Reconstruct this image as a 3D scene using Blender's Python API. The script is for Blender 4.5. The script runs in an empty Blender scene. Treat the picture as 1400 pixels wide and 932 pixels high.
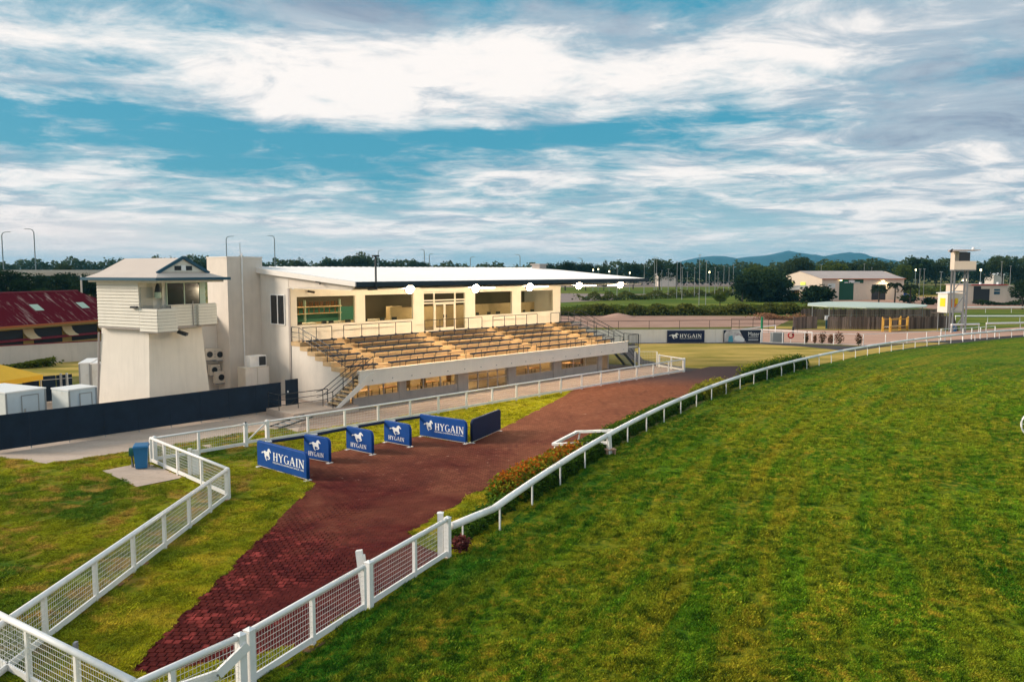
import bpy, math, random
import numpy as np
from mathutils import Vector, Matrix
random.seed(7); RNG = np.random.default_rng(11)
scene = bpy.context.scene
COL = scene.collection
# ------------------------------------------------------------------ camera
CAM_H = 8.7; FPX = 1089.0; TILT = math.atan(96 / FPX)
cam = bpy.data.cameras.new("camera"); cam.sensor_width = 36; cam.lens = FPX / 1400 * 36
cam.clip_start = 0.5; cam.clip_end = 30000
camo = bpy.data.objects.new("camera", cam); COL.objects.link(camo)
camo.location = (0, 0, CAM_H); camo.rotation_euler = (math.pi / 2 - TILT, 0, 0)
scene.camera = camo
# ------------------------------------------------------------------ view
scene.view_settings.view_transform = 'Standard'; scene.view_settings.look = 'None'
scene.view_settings.exposure = 0.74; scene.view_settings.gamma = 1.0
try: scene.view_settings.use_curve_mapping = False
except Exception: pass
scene.cycles.volume_step_rate = 5; scene.cycles.volume_bounces = 0
scene.cycles.max_bounces = 8; scene.cycles.transparent_max_bounces = 24
scene.cycles.sample_clamp_indirect = 6
# ------------------------------------------------------------------ sun and sky
SUN_ROT = math.radians(-90); SUN_EL = math.radians(24)   # from the left, a little beyond the stand
sd = bpy.data.lights.new("sun", 'SUN'); sd.energy = 2.5; sd.angle = math.radians(18); sd.color = (1, .86, .70)
so = bpy.data.objects.new("sun", sd); COL.objects.link(so)
sdir = Vector((math.sin(SUN_ROT) * math.cos(SUN_EL), math.cos(SUN_ROT) * math.cos(SUN_EL), math.sin(SUN_EL)))
so.rotation_euler = sdir.to_track_quat('Z', 'Y').to_euler()
so.location = (-60, 20, 60)

class NG:
    """tiny node graph helper"""
    def __init__(s, nt): s.nt = nt; s.n = nt.nodes; s.l = nt.links
    def new(s, t, **k):
        n = s.n.new(t)
        for a, b in k.items(): setattr(n, a, b)
        return n
    def val(s, v):
        n = s.new('ShaderNodeValue'); n.outputs[0].default_value = v; return n.outputs[0]
    def put(s, sock, v):
        if isinstance(v, bpy.types.NodeSocket): s.l.new(v, sock)
        elif isinstance(v, (tuple, list)):
            sock.default_value = tuple(v) + ((1,) if len(v) == 3 and len(sock.default_value) == 4 else ())
        else: sock.default_value = v
    def m(s, op, a, b=None, c=None, clamp=False):
        n = s.new('ShaderNodeMath', operation=op); n.use_clamp = clamp
        s.put(n.inputs[0], a)
        if b is not None: s.put(n.inputs[1], b)
        if c is not None: s.put(n.inputs[2], c)
        return n.outputs[0]
    def sep(s, v): n = s.new('ShaderNodeSeparateXYZ'); s.put(n.inputs[0], v); return n.outputs
    def comb(s, x, y, z): 
        n = s.new('ShaderNodeCombineXYZ'); s.put(n.inputs[0], x); s.put(n.inputs[1], y); s.put(n.inputs[2], z); return n.outputs[0]
    def noise(s, vec, scale, detail=3, rough=.5, dist=0, col=False):
        n = s.new('ShaderNodeTexNoise'); s.put(n.inputs['Vector'], vec); n.inputs['Scale'].default_value = scale
        n.inputs['Detail'].default_value = detail; n.inputs['Roughness'].default_value = rough; n.inputs['Distortion'].default_value = dist
        return n.outputs[1 if col else 0]
    def map(s, v, a, b, c=0, d=1, smooth=False):
        n = s.new('ShaderNodeMapRange'); n.clamp = True
        if smooth: n.interpolation_type = 'SMOOTHSTEP'
        s.put(n.inputs[0], v)
        for i, x in enumerate((a, b, c, d)): s.put(n.inputs[i + 1], x)
        return n.outputs[0]
    def mix(s, f, a, b, mode='MIX'):
        n = s.new('ShaderNodeMix', data_type='RGBA', blend_type=mode)
        s.put(n.inputs[0], f); s.put(n.inputs[6], a); s.put(n.inputs[7], b); return n.outputs[2]
    def scale(s, v, k):
        n = s.new('ShaderNodeVectorMath', operation='MULTIPLY'); s.put(n.inputs[0], v); s.put(n.inputs[1], k); return n.outputs[0]
    def bump(s, h, strength, dist):
        n = s.new('ShaderNodeBump'); n.inputs['Strength'].default_value = strength; n.inputs['Distance'].default_value = dist
        s.put(n.inputs['Height'], h); return n.outputs[0]

world = bpy.data.worlds.new("World"); scene.world = world; world.use_nodes = True
g = NG(world.node_tree); g.n.clear()
sky = g.new('ShaderNodeTexSky', sky_type='NISHITA'); sky.sun_disc = False
sky.sun_elevation = SUN_EL; sky.sun_rotation = SUN_ROT; sky.air_density = 1.2; sky.ozone_density = 1.5
tc = g.new('ShaderNodeTexCoord'); D = g.sep(tc.outputs['Generated'])
zc = g.m('MAXIMUM', D[2], 0.0)
den = g.m('ADD', zc, .10)
P = g.comb(g.m('DIVIDE', D[0], den), g.m('DIVIDE', D[1], den), 0.0)
az = g.m('ARCTAN2', D[0], D[1])
# blue part of the sky : Nishita toned to the teal of the photograph
blue = g.mix(.86, sky.outputs[0], (0.10, 1.85, 2.75))
blue = g.mix(g.map(zc, 0.0, .11, .8, 0), blue, (4.7, 5.2, 5.2))
# cloud cover in perspective, stretched in streaks
Pw = g.scale(P, (0.85, 1.0, 1))
big = g.noise(Pw, .62, 12, .60, .5)
streak = g.noise(g.comb(g.m('MULTIPLY', az, 1.0), g.m('MULTIPLY', zc, 9.0), 3.3), 1.9, 12, .60, .5)
cov = g.m('ADD', g.m('MULTIPLY', big, .62), g.m('MULTIPLY', streak, .38))
fine = g.noise(Pw, 3.4, 8, .66, .5)
cov = g.m('ADD', cov, g.m('MULTIPLY', g.m('SUBTRACT', fine, .5), .36))
# broad layout: clear teal band low on the left, bright deck above it
def blob(a0, wa, z0, wz):
    dx = g.m('DIVIDE', g.m('SUBTRACT', az, a0), wa); dz = g.m('DIVIDE', g.m('SUBTRACT', zc, z0), wz)
    r = g.m('SQRT', g.m('ADD', g.m('MULTIPLY', dx, dx), g.m('MULTIPLY', dz, dz)))
    return g.map(r, 1.0, 0.0, 0, 1, True)
cov = g.m('ADD', cov, g.m('MULTIPLY', blob(-.10, .75, .235, .055), .09))
cov = g.m('SUBTRACT', cov, g.m('MULTIPLY', blob(-.42, .62, .145, .055), .15))
cov = g.m('SUBTRACT', cov, g.m('MULTIPLY', blob(.08, .42, .165, .05), .09))
cov = g.m('ADD', cov, g.m('MULTIPLY', blob(.55, .5, .20, .18), .10))
cov = g.m('SUBTRACT', cov, g.m('MULTIPLY', blob(-.35, .8, .36, .08), .07))
cov = g.m('SUBTRACT', cov, g.m('MULTIPLY', blob(.10, .35, .32, .035), .10))
mask = g.map(cov, .365, .58, 0, 1, True)
# cloud shading: cream white to lilac grey
sh = g.noise(g.scale(P, (.8, .95, 1)), 2.3, 12, .64, .6)
dark = g.m('ADD', sh, g.m('MULTIPLY', blob(.62, .42, .19, .15), .22))
dark = g.m('ADD', dark, g.m('MULTIPLY', blob(-.45, .7, .34, .10), .27))
dark = g.m('ADD', dark, g.m('MULTIPLY', blob(.05, .5, .31, .08), .22))
dark = g.m('SUBTRACT', dark, g.m('MULTIPLY', blob(-.15, .8, .235, .06), .14))
dk = g.map(dark, .42, .64, 0, 1, True)
ccol = g.mix(dk, (6.1, 5.75, 5.5), (2.55, 3.1, 3.6))
ccol = g.mix(g.m('MULTIPLY', g.map(dark, .62, .86, 0, 1, True), .85), ccol, (1.45, 1.85, 2.5))
ccol = g.mix(g.map(zc, .0, .07, .75, 0), ccol, (6.3, 5.8, 5.5))
skyc = g.mix(mask, blue, ccol)
# towards the left horizon the last warm light
skyc = g.mix(g.m('MULTIPLY', blob(-.62, .6, .03, .06), .55), skyc, (7.0, 5.7, 5.1))
bg = g.new('ShaderNodeBackground'); g.put(bg.inputs[0], skyc); bg.inputs[1].default_value = .103
wo = g.new('ShaderNodeOutputWorld'); g.l.new(bg.outputs[0], wo.inputs[0])

# ------------------------------------------------------------------ survey helpers (photo measurements -> places on the ground)
ct, st = math.cos(TILT), math.sin(TILT)
def ray(u, v): 
    x = (u - 700) / FPX; y = -(v - 466) / FPX
    return Vector((x, ct + y * st, -st + y * ct))
def G(u, v, z=0.0):
    d = ray(u, v); s = (z - CAM_H) / d.z
    return Vector((d.x * s, d.y * s, z))
def at_depth(u, v, Y):
    d = ray(u, v); s = Y / d.y; return Vector((d.x * s, Y, CAM_H + d.z * s))

# ------------------------------------------------------------------ materials
MATS = {}
def mat(name, col, rough=.7, var=.0, vscale=3.0, bump=0, bscale=30, metal=0, dirt=None, emit=None, estr=0, spec=.3, streak=0):
    if name in MATS: return MATS[name]
    m = bpy.data.materials.new(name); m.use_nodes = True; g = NG(m.node_tree); b = g.n['Principled BSDF']
    b.inputs['Roughness'].default_value = rough; b.inputs['Metallic'].default_value = metal
    b.inputs['Specular IOR Level'].default_value = spec
    geo = g.new('ShaderNodeNewGeometry').outputs['Position']
    c = tuple(col) + (1,)
    out = c
    if var:
        f = g.noise(geo, vscale, 5, .6)
        lo = tuple(x * (1 - var) for x in col); hi = tuple(min(1, x * (1 + var * .6)) for x in col)
        out = g.mix(g.map(f, .3, .7), lo, hi)
    if streak:   # rain streaks running down walls
        f = g.noise(g.scale(geo, (2.2, 2.2, .22)), 1.6, 5, .65)
        out = g.mix(g.map(f, .48, .75, 0, streak), out, tuple(x * .62 for x in col))
    if dirt:
        f = g.noise(geo, dirt[1], 6, .65)
        out = g.mix(g.map(f, .52, .68, 0, dirt[2]), out, dirt[0])
    g.put(b.inputs['Base Color'], out)
    if bump: g.put(b.inputs['Normal'], g.bump(g.noise(geo, bscale, 4, .6), .6, bump))
    if emit: g.put(b.inputs['Emission Color'], emit); b.inputs['Emission Strength'].default_value = estr
    MATS[name] = m; return m

def pbase(name):
    m = bpy.data.materials.new(name); m.use_nodes = True; g = NG(m.node_tree); b = g.n['Principled BSDF']
    b.inputs['Specular IOR Level'].default_value = .04; b.inputs['Roughness'].default_value = 1
    MATS[name] = m
    return m, g, b, g.new('ShaderNodeNewGeometry').outputs['Position']

CX, CY, RR = 149.06, -33.04, 160.72          # the running rail is a true arc
def turf_graph(g, pos):
    s = g.sep(pos)
    dx = g.m('SUBTRACT', s[0], CX); dy = g.m('SUBTRACT', s[1], CY)
    r = g.m('SQRT', g.m('ADD', g.m('MULTIPLY', dx, dx), g.m('MULTIPLY', dy, dy)))
    th = g.m('ARCTAN2', dx, dy)
    return r, th
def turf_color(g, pos):
    r, th = turf_graph(g, pos)
    off = g.m('SUBTRACT', RR, r)
    wob = g.m('MULTIPLY', g.noise(pos, .09, 2), 3.0)
    pv = g.comb(g.m('ADD', off, wob), g.m('MULTIPLY', th, 9.0), 0)
    streaks = g.noise(pv, .95, 6, .62, .15)
    streak2 = g.noise(g.comb(off, g.m('MULTIPLY', th, 25.0), 4), 1.9, 4, .6)
    patch = g.noise(pos, .16, 5, .6, .3)
    fine = g.noise(pos, 2.6, 6, .78)
    base = g.mix(g.map(patch, .30, .70), (0.032, 0.112, 0.006), (0.125, 0.225, 0.010))
    near = g.map(off, 0.2, 2.8, 1, 0, True)
    base = g.mix(g.m('MULTIPLY', near, .75), base, (0.022, 0.125, 0.012))
    band = g.map(off, 2.0, 5.0, 0, 1, True); band = g.m('MULTIPLY', band, g.map(off, 7, 12, 1, .25, True))
    ystr = g.m('MULTIPLY', g.map(streaks, .45, .62), g.m('ADD', g.m('MULTIPLY', band, .55), .20))
    base = g.mix(ystr, base, (0.30, 0.235, 0.016))
    base = g.mix(g.m('MULTIPLY', g.map(streak2, .48, .56), .55), base, (0.20, 0.215, 0.012))
    spots = g.m('MULTIPLY', g.map(fine, .52, .60), g.map(g.noise(pos, .38, 4, .6), .42, .60, .1, 1))
    base = g.mix(g.m('MULTIPLY', spots, .70), base, (0.40, 0.26, 0.030))
    base = g.mix(g.m('MULTIPLY', g.map(fine, .49, .41), .75), base, (0.012, 0.048, 0.006))
    return base
def lawn_color(g, pos):
    patch = g.noise(g.scale(pos, (1, .8, 1)), .23, 5, .6, .6)
    p2 = g.noise(pos, .75, 5, .65, .4); fine = g.noise(pos, 4.5, 4, .7)
    base = g.mix(g.map(patch, .38, .58), (0.060, 0.120, 0.010), (0.25, 0.250, 0.012))
    base = g.mix(g.m('MULTIPLY', g.map(p2, .50, .62), .85), base, (0.36, 0.22, 0.05))
    sp_ = g.sep(pos); yl = g.m('MULTIPLY', g.map(sp_[1], 33, 42, 0, 1, True), g.map(sp_[0], -13, -8, 0, 1, True))
    yl = g.m('MAXIMUM', yl, g.m('MULTIPLY', g.map(sp_[0], -11.0, -9.6, 0, .75, True), g.map(p2, .35, .6)))
    base = g.mix(g.m('MULTIPLY', yl, .75), base, (0.42, 0.37, 0.012))
    base = g.mix(g.m('MULTIPLY', g.map(patch, .62, .72), .5), base, (0.36, 0.24, 0.08))
    base = g.mix(g.m('MULTIPLY', g.map(fine, .5, .7), .4), base, (0.16, 0.15, 0.02))
    base = g.mix(g.m('MULTIPLY', g.map(fine, .45, .3), .4), base, (0.020, 0.05, 0.006))
    return base
def grass_material(name, fn, bump=.05):
    m, g, b, pos = pbase(name)
    g.put(b.inputs['Base Color'], fn(g, pos))
    h = g.m('ADD', g.noise(pos, 7, 4, .7), g.m('MULTIPLY', g.noise(pos, 26, 3, .7), .5))
    g.put(b.inputs['Normal'], g.bump(h, .9, bump)); return m
grass_material('turf', turf_color, .10); grass_material('lawn', lawn_color, .08)
def blade_material(name, fn):
    m, g, b, pos = pbase(name)
    c = fn(g, pos); oi = g.new('ShaderNodeObjectInfo').outputs['Random']
    k_ = g.map(oi, 0, 1, .55, 2.7); c = g.mix(1.0, c, g.comb(k_, k_, k_), 'MULTIPLY'); c = g.mix(g.map(oi, .86, 1, 0, .45), c, (0.42, 0.36, 0.05))
    g.put(b.inputs['Base Color'], c)
    tr = g.new('ShaderNodeBsdfTranslucent'); g.put(tr.inputs[0], c)
    mx = g.new('ShaderNodeMixShader'); mx.inputs[0].default_value = .25
    o = g.n['Material Output']; g.l.new(b.outputs[0], mx.inputs[1]); g.l.new(tr.outputs[0], mx.inputs[2]); g.l.new(mx.outputs[0], o.inputs[0])
    return m
blade_material('turf_blades', turf_color); blade_material('lawn_blades', lawn_color)

m, g, b, pos = pbase('ground')        # far paddocks: dry and green grass, bare soil
n1 = g.noise(g.scale(pos, (.35, 1, 1)), .018, 6, .6, .5); n2 = g.noise(pos, .25, 6, .65)
c = g.mix(g.map(n1, .4, .6), (0.075, 0.105, 0.018), (0.22, 0.18, 0.055)); c = g.mix(g.m('MULTIPLY', g.map(n2, .5, .7), .5), c, (0.26, 0.18, 0.10))
g.put(b.inputs['Base Color'], c); g.put(b.inputs['Normal'], g.bump(g.noise(pos, 3, 5, .7), .8, .2))
m, g, b, pos = pbase('dry_lawn')
n1 = g.noise(g.scale(pos, (.4, 1.3, 1)), .35, 6, .6, .4); n2 = g.noise(pos, 3, 5, .7)
c = g.mix(g.map(n1, .34, .60), (0.20, 0.185, 0.028), (0.52, 0.355, 0.10)); c = g.mix(g.m('MULTIPLY', g.map(n2, .5, .7), .35), c, (0.30, 0.24, 0.10))
g.put(b.inputs['Base Color'], c); g.put(b.inputs['Normal'], g.bump(n2, .8, .06))
m, g, b, pos = pbase('field_green')
n1 = g.noise(g.scale(pos, (.3, 1.5, 1)), .09, 6, .6, .4); n2 = g.noise(pos, 1.2, 5, .7)
c = g.mix(g.map(n1, .38, .62), (0.05, 0.11, 0.015), (0.19, 0.20, 0.03)); c = g.mix(g.m('MULTIPLY', g.map(n2, .5, .7), .3), c, (0.22, 0.18, 0.05))
g.put(b.inputs['Base Color'], c); g.put(b.inputs['Normal'], g.bump(n2, .8, .15))
def soil(name, c0, c1, s=.5):
    m, g, b, pos = pbase(name)
    n = g.noise(g.scale(pos, (.35, 1.2, 1)), s, 7, .65, .3); f = g.noise(pos, 5, 4, .7)
    c = g.mix(g.map(n, .35, .65), c0, c1); c = g.mix(g.m('MULTIPLY', g.map(f, .5, .7), .3), c, tuple(x * .6 for x in c0))
    g.put(b.inputs['Base Color'], c); g.put(b.inputs['Normal'], g.bump(f, .6, .04)); return m
soil('dirt', (0.34, 0.20, 0.15), (0.48, 0.30, 0.23)); soil('sand_track', (0.46, 0.27, 0.20), (0.58, 0.37, 0.28))
soil('asphalt', (0.06, 0.055, 0.06), (0.10, 0.09, 0.09)); soil('road_grey', (0.26, 0.20, 0.18), (0.34, 0.27, 0.24))
soil('concrete_path', (0.44, 0.34, 0.27), (0.60, 0.48, 0.40), .35); soil('apron', (0.30, 0.22, 0.18), (0.40, 0.30, 0.25), .4)
soil('mulch', (0.10, 0.055, 0.03), (0.22, 0.13, 0.07), 2)

def rubber_color(g, pos):
    big = g.noise(pos, .22, 5, .6, .5); mid = g.noise(pos, 1.1, 6, .65, .3)
    s = g.sep(pos)
    dust = g.map(g.m('ADD', g.m('MULTIPLY', g.m('SUBTRACT', s[1], 20), .022), big), .60, 1.15, 0, 1)
    c = g.mix(g.map(mid, .35, .65), (0.062, 0.011, 0.012), (0.118, 0.022, 0.018))
    c = g.mix(g.m('MULTIPLY', dust, .92), c, (0.285, 0.104, 0.056))
    c = g.mix(g.m('MULTIPLY', g.map(mid, .55, .75), g.m('MULTIPLY', dust, .5)), c, (0.40, 0.20, 0.12))
    return c, mid, dust
m, g, b, pos = pbase('rubber_paving')     # beyond the separately laid pavers
c, mid, dust = rubber_color(g, pos)
c = g.mix(g.m('MULTIPLY', g.map(g.noise(pos, 2.2, 6, .75), .63, .68), .6), c, (0.50, 0.33, 0.25))
c = g.mix(g.m('MULTIPLY', g.map(g.noise(g.scale(pos, (1, .25, 1)), 1.6, 5, .6, .5), .58, .66), .35), c, (0.10, 0.03, 0.025))
br = g.new('ShaderNodeTexBrick'); br.offset = .5; g.put(br.inputs['Vector'], pos)
br.inputs['Scale'].default_value = 1; br.inputs['Brick Width'].default_value = .21; br.inputs['Row Height'].default_value = .21
br.inputs['Mortar Size'].default_value = .013; br.inputs['Color1'].default_value = (1.25, 1.25, 1.25, 1); br.inputs['Color2'].default_value = (.78, .78, .78, 1)
br.inputs['Mortar'].default_value = (.42, .42, .42, 1)
s = g.sep(pos)
c = g.mix(.62, c, g.mix(1.0, c, br.outputs[0], 'MULTIPLY'))
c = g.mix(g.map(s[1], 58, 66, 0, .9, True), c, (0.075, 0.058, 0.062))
g.put(b.inputs['Base Color'], c); g.put(b.inputs['Normal'], g.bump(g.noise(pos, 9, 5, .7), .7, .03))
m, g, b, pos = pbase('rubber_paver')
c, mid, dust = rubber_color(g, pos)
pv = g.new('ShaderNodeTexWhiteNoise'); pv.noise_dimensions = '2D'
fl = g.new('ShaderNodeVectorMath', operation='FLOOR'); g.put(fl.inputs[0], g.scale(pos, (4.76, 4.76, 0))); g.put(pv.inputs['Vector'], fl.outputs[0])
sx_ = g.sep(pos); clean = g.m('MULTIPLY', g.map(g.noise(pos, .9, 5, .7), .45, .56, 0, 1), g.map(g.m('ADD', sx_[0], g.m('MULTIPLY', g.noise(pos, .5, 3), 3.0)), -6.2, -3.6, 1, .12)); clean = g.m('MULTIPLY', clean, g.map(sx_[1], 24.5, 29.5, 1, .1))
tone = g.mix(g.m('MULTIPLY', g.map(pv.outputs[0], .45, 1.0), clean), c, (0.36, 0.060, 0.052))
g.put(b.inputs['Base Color'], tone); g.put(b.inputs['Normal'], g.bump(g.noise(pos, 40, 4, .7), .6, .01))

mat('white_plastic', (.87, .85, .83), .35, .05, 2, dirt=((.45, .40, .33), 2.2, .22), spec=.5)
mat('white_wire', (.74, .73, .70), .5)
mat('cream_wall', (.70, .62, .54), .85, .06, 1.2, bump=.004, bscale=40, streak=.25)
mat('white_wall', (.74, .68, .61), .8, .05, 1.2, bump=.003, bscale=40, streak=.22)
mat('facade', (.80, .74, .65), .75, .05, 1.5, streak=.12)
mat('grey_panel', (.42, .37, .34), .8, .08, 1.5, streak=.3)
mat('fascia_white', (.78, .71, .64), .7, .05, 1.0, streak=.14)
mat('roof_white', (.84, .82, .80), .45, .04, .8, spec=.4)
mat('roof_edge', (.80, .75, .70), .6, .04, 1.0)
mat('dark_gutter', (.018, .035, .055), .5)
mat('tread_concrete', (.60, .42, .23), .85, .12, 2, bump=.004, dirt=((.30, .22, .14), 1.5, .35))
mat('bench_blue', (.030, .040, .062), .85, .15, 3, spec=.1)
mat('black_steel', (.018, .024, .032), .45, spec=.5)
mat('navy_cloth', (.010, .022, .042), .9, .25, 1.3, bump=.01, bscale=9)
mat('navy_pad', (.003, .060, .27), .55, .14, 2.2, bump=.012, bscale=3, spec=.2)
mat('navy_back', (.008, .018, .060), .6, .1, 2)
mat('print_white', (.82, .82, .82), .6)
mat('tower_board', (.74, .69, .60), .75, .04, 1, streak=.15)
mat('tower_shaft', (.78, .71, .62), .85, .05, .8, bump=.003, streak=.25)
mat('tower_roof', (.62, .52, .45), .6, .05, 1)
mat('trim_teal', (.020, .085, .135), .5)
mat('dark_glass', (.012, .014, .018), .12, spec=.5)
mat('door_paint', (.48, .45, .38), .6)
mat('pale_green', (.50, .60, .48), .7)
mat('bin_blue', (.012, .14, .32), .45, .1, 3, spec=.4)
mat('bin_green', (.015, .12, .09), .5)
mat('ac_cream', (.66, .58, .48), .6, .06, 2); mat('coolroom', (.66, .68, .66), .5, .07, 1.5, dirt=((.40, .34, .26), 1.2, .3)); mat('coolroom_front', (.55, .62, .66), .5, .06, 1.5)
mat('alu', (.45, .46, .46), .4, metal=.6)
mat('tent_yellow', (.85, .48, .03), .7, .06, 1)
mat('wood_warm', (.42, .20, .07), .55, .15, 4); mat('table_top', (.75, .70, .60), .5); mat('chair_dark', (.03, .03, .035), .6)
mat('inside_green', (.045, .17, .12), .7); mat('inside_tan', (.62, .45, .25), .8, .1, 2); mat('inside_brown', (.10, .07, .045), .7); mat('floor_tile', (.30, .22, .14), .5, .1, 2)
mat('bottle', (.22, .08, .03), .3, .5, 8); mat('yellow_fabric', (.75, .45, .02), .7)
mat('roof_red', (.20, .018, .030), .7, .2, 2, dirt=((.52, .38, .32), .9, .0))
mat('orange_trim', (.50, .14, .04), .6); mat('yellow_wall', (.55, .36, .12), .7, .1, 1); mat('awning', (.70, .52, .30), .8, .05, 1)
mat('boundary_wall', (.66, .58, .52), .85, .08, .5, streak=.3)
mat('post_grey', (.30, .31, .31), .6); mat('lamp_grey', (.20, .25, .27), .5)
mat('shed_wall', (.70, .58, .47), .8, .05, .4, streak=.2); mat('shed_roof', (.48, .40, .37), .7, .08, .3)
mat('door_green', (.010, .075, .040), .6); mat('sign_green', (.010, .20, .08), .6); mat('red_gutter', (.50, .04, .05), .6)
m, g, b, pos = pbase('palings')
oi_ = g.new('ShaderNodeObjectInfo').outputs['Random']; c = g.mix(oi_, (0.075, .052, .045), (0.27, .20, .17)); g.put(b.inputs['Base Color'], g.mix(g.map(g.noise(g.scale(pos, (3, 3, .5)), 1.5, 4), .4, .7, 0, .5), c, (.10, .08, .07))); mat('pale_roof', (.50, .57, .50), .6, .06, .4)
mat('scaffold', (.62, .34, .05), .6, .1, 2); mat('sign_yellow', (.85, .62, .02), .6); mat('sign_orange', (.72, .22, .04), .6)
mat('fence_white', (.74, .70, .66), .7, .05, .7, streak=.15); mat('sign_dark', (.012, .020, .045), .6); mat('photo_pale', (.62, .60, .62), .6, .4, .9, dirt=((.20, .12, .15), .8, .8)); mat('photo_blue', (.10, .38, .50), .6, .3, 1.5)
mat('bark', (.09, .065, .05), .9, .2, 4); mat('far_bark', (.05, .04, .03), .9)
mat('stool_wood', (.45, .26, .18), .7, .1, 5)
mat('mountain', (.020, .060, .062), .95, .3, .004)
mat('steel_grey', (.26, .26, .27), .55, metal=.3)
mat('signal_green', (.01, .20, .09), .5); mat('concrete', (.42, .38, .34), .85, .1, .8, streak=.2)
mat('red_paint', (.5, .03, .03), .6); mat('tarp_blue', (.01, .06, .35), .6)
# corrugated red roof with patches of worn paint running down the slope
m, g, b, pos = pbase('roof_red_worn')
ob = g.new('ShaderNodeTexCoord').outputs['Object']; w = g.noise(g.scale(ob, (1.0, .30, .35)), 1.1, 6, .7, .3); w2 = g.noise(g.scale(ob, (4.0, .35, .3)), 1.0, 4, .6)
c = g.mix(g.map(g.m('ADD', g.m('MULTIPLY', w, .55), g.m('MULTIPLY', w2, .45)), .535, .66), (0.13, .010, .018), (0.48, .33, .29)); g.put(b.inputs['Base Color'], c)
wv = g.new('ShaderNodeTexWave'); wv.inputs['Scale'].default_value = 2.2; g.put(wv.inputs['Vector'], ob); g.put(b.inputs['Normal'], g.bump(wv.outputs[1], .5, .05))
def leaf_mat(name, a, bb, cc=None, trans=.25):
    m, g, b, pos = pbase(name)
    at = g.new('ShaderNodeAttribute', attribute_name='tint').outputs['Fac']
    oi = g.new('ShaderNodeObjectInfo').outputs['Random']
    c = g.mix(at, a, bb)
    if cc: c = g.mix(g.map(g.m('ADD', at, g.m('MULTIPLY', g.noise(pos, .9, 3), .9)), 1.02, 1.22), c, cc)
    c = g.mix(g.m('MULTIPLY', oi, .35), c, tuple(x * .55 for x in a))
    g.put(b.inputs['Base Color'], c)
    tr = g.new('ShaderNodeBsdfTranslucent'); g.put(tr.inputs[0], c)
    mx = g.new('ShaderNodeMixShader'); mx.inputs[0].default_value = trans
    g.l.new(b.outputs[0], mx.inputs[1]); g.l.new(tr.outputs[0], mx.inputs[2]); g.l.new(mx.outputs[0], g.n['Material Output'].inputs[0]); return m
leaf_mat('leaf_gum', (.026, .048, .020), (.085, .110, .035)); leaf_mat('leaf_bright', (.05, .085, .012), (.13, .155, .025)); leaf_mat('leaf_dark', (.014, .030, .014), (.035, .062, .020))
leaf_mat('leaf_hedge', (.030, .085, .012), (.11, .19, .020)); leaf_mat('leaf_croton', (.06, .15, .015), (.40, .38, .03), (.60, .16, .02)); leaf_mat('leaf_yellow', (.14, .20, .02), (.46, .40, .05))
leaf_mat('leaf_purple', (.10, .03, .04), (.32, .10, .08)); leaf_mat('leaf_dry', (.22, .11, .07), (.36, .20, .10)); leaf_mat('leaf_scrub', (.035, .060, .012), (.15, .15, .03)); leaf_mat('leaf_palm', (.02, .035, .018), (.05, .07, .03))
leaf_mat('leaf_rose', (.05, .055, .02), (.20, .07, .04))
# clear window glass
m = bpy.data.materials.new('glass'); m.use_nodes = True; g = NG(m.node_tree); g.n.remove(g.n['Principled BSDF'])
tr = g.new('ShaderNodeBsdfTransparent'); tr.inputs[0].default_value = (.80, .82, .80, 1); gl = g.new('ShaderNodeBsdfGlossy'); gl.inputs['Roughness'].default_value = .03
lw = g.new('ShaderNodeLayerWeight'); lw.inputs[0].default_value = .5; fr = g.m('ADD', g.m('MULTIPLY', g.m('POWER', lw.outputs[1], 5), .5), .03); mx = g.new('ShaderNodeMixShader'); g.l.new(fr, mx.inputs[0]); g.l.new(tr.outputs[0], mx.inputs[1]); g.l.new(gl.outputs[0], mx.inputs[2]); g.l.new(mx.outputs[0], g.n['Material Output'].inputs[0]); MATS['glass'] = m
mat('lamp_lit', (1, .9, .7), .5, emit=(1, .82, .55), estr=60)
mat('strip_lit', (1, .9, .7), .5, emit=(1, .86, .62), estr=6)
mat('far_lit', (1, .9, .7), .5, emit=(1, .82, .40), estr=5)
mat('window_lit', (.3, .35, .05), .4, emit=(.75, .85, .15), estr=.5)
mat('gate_lamp_lit', (1, .9, .7), .5, emit=(1, .75, .40), estr=14)

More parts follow.
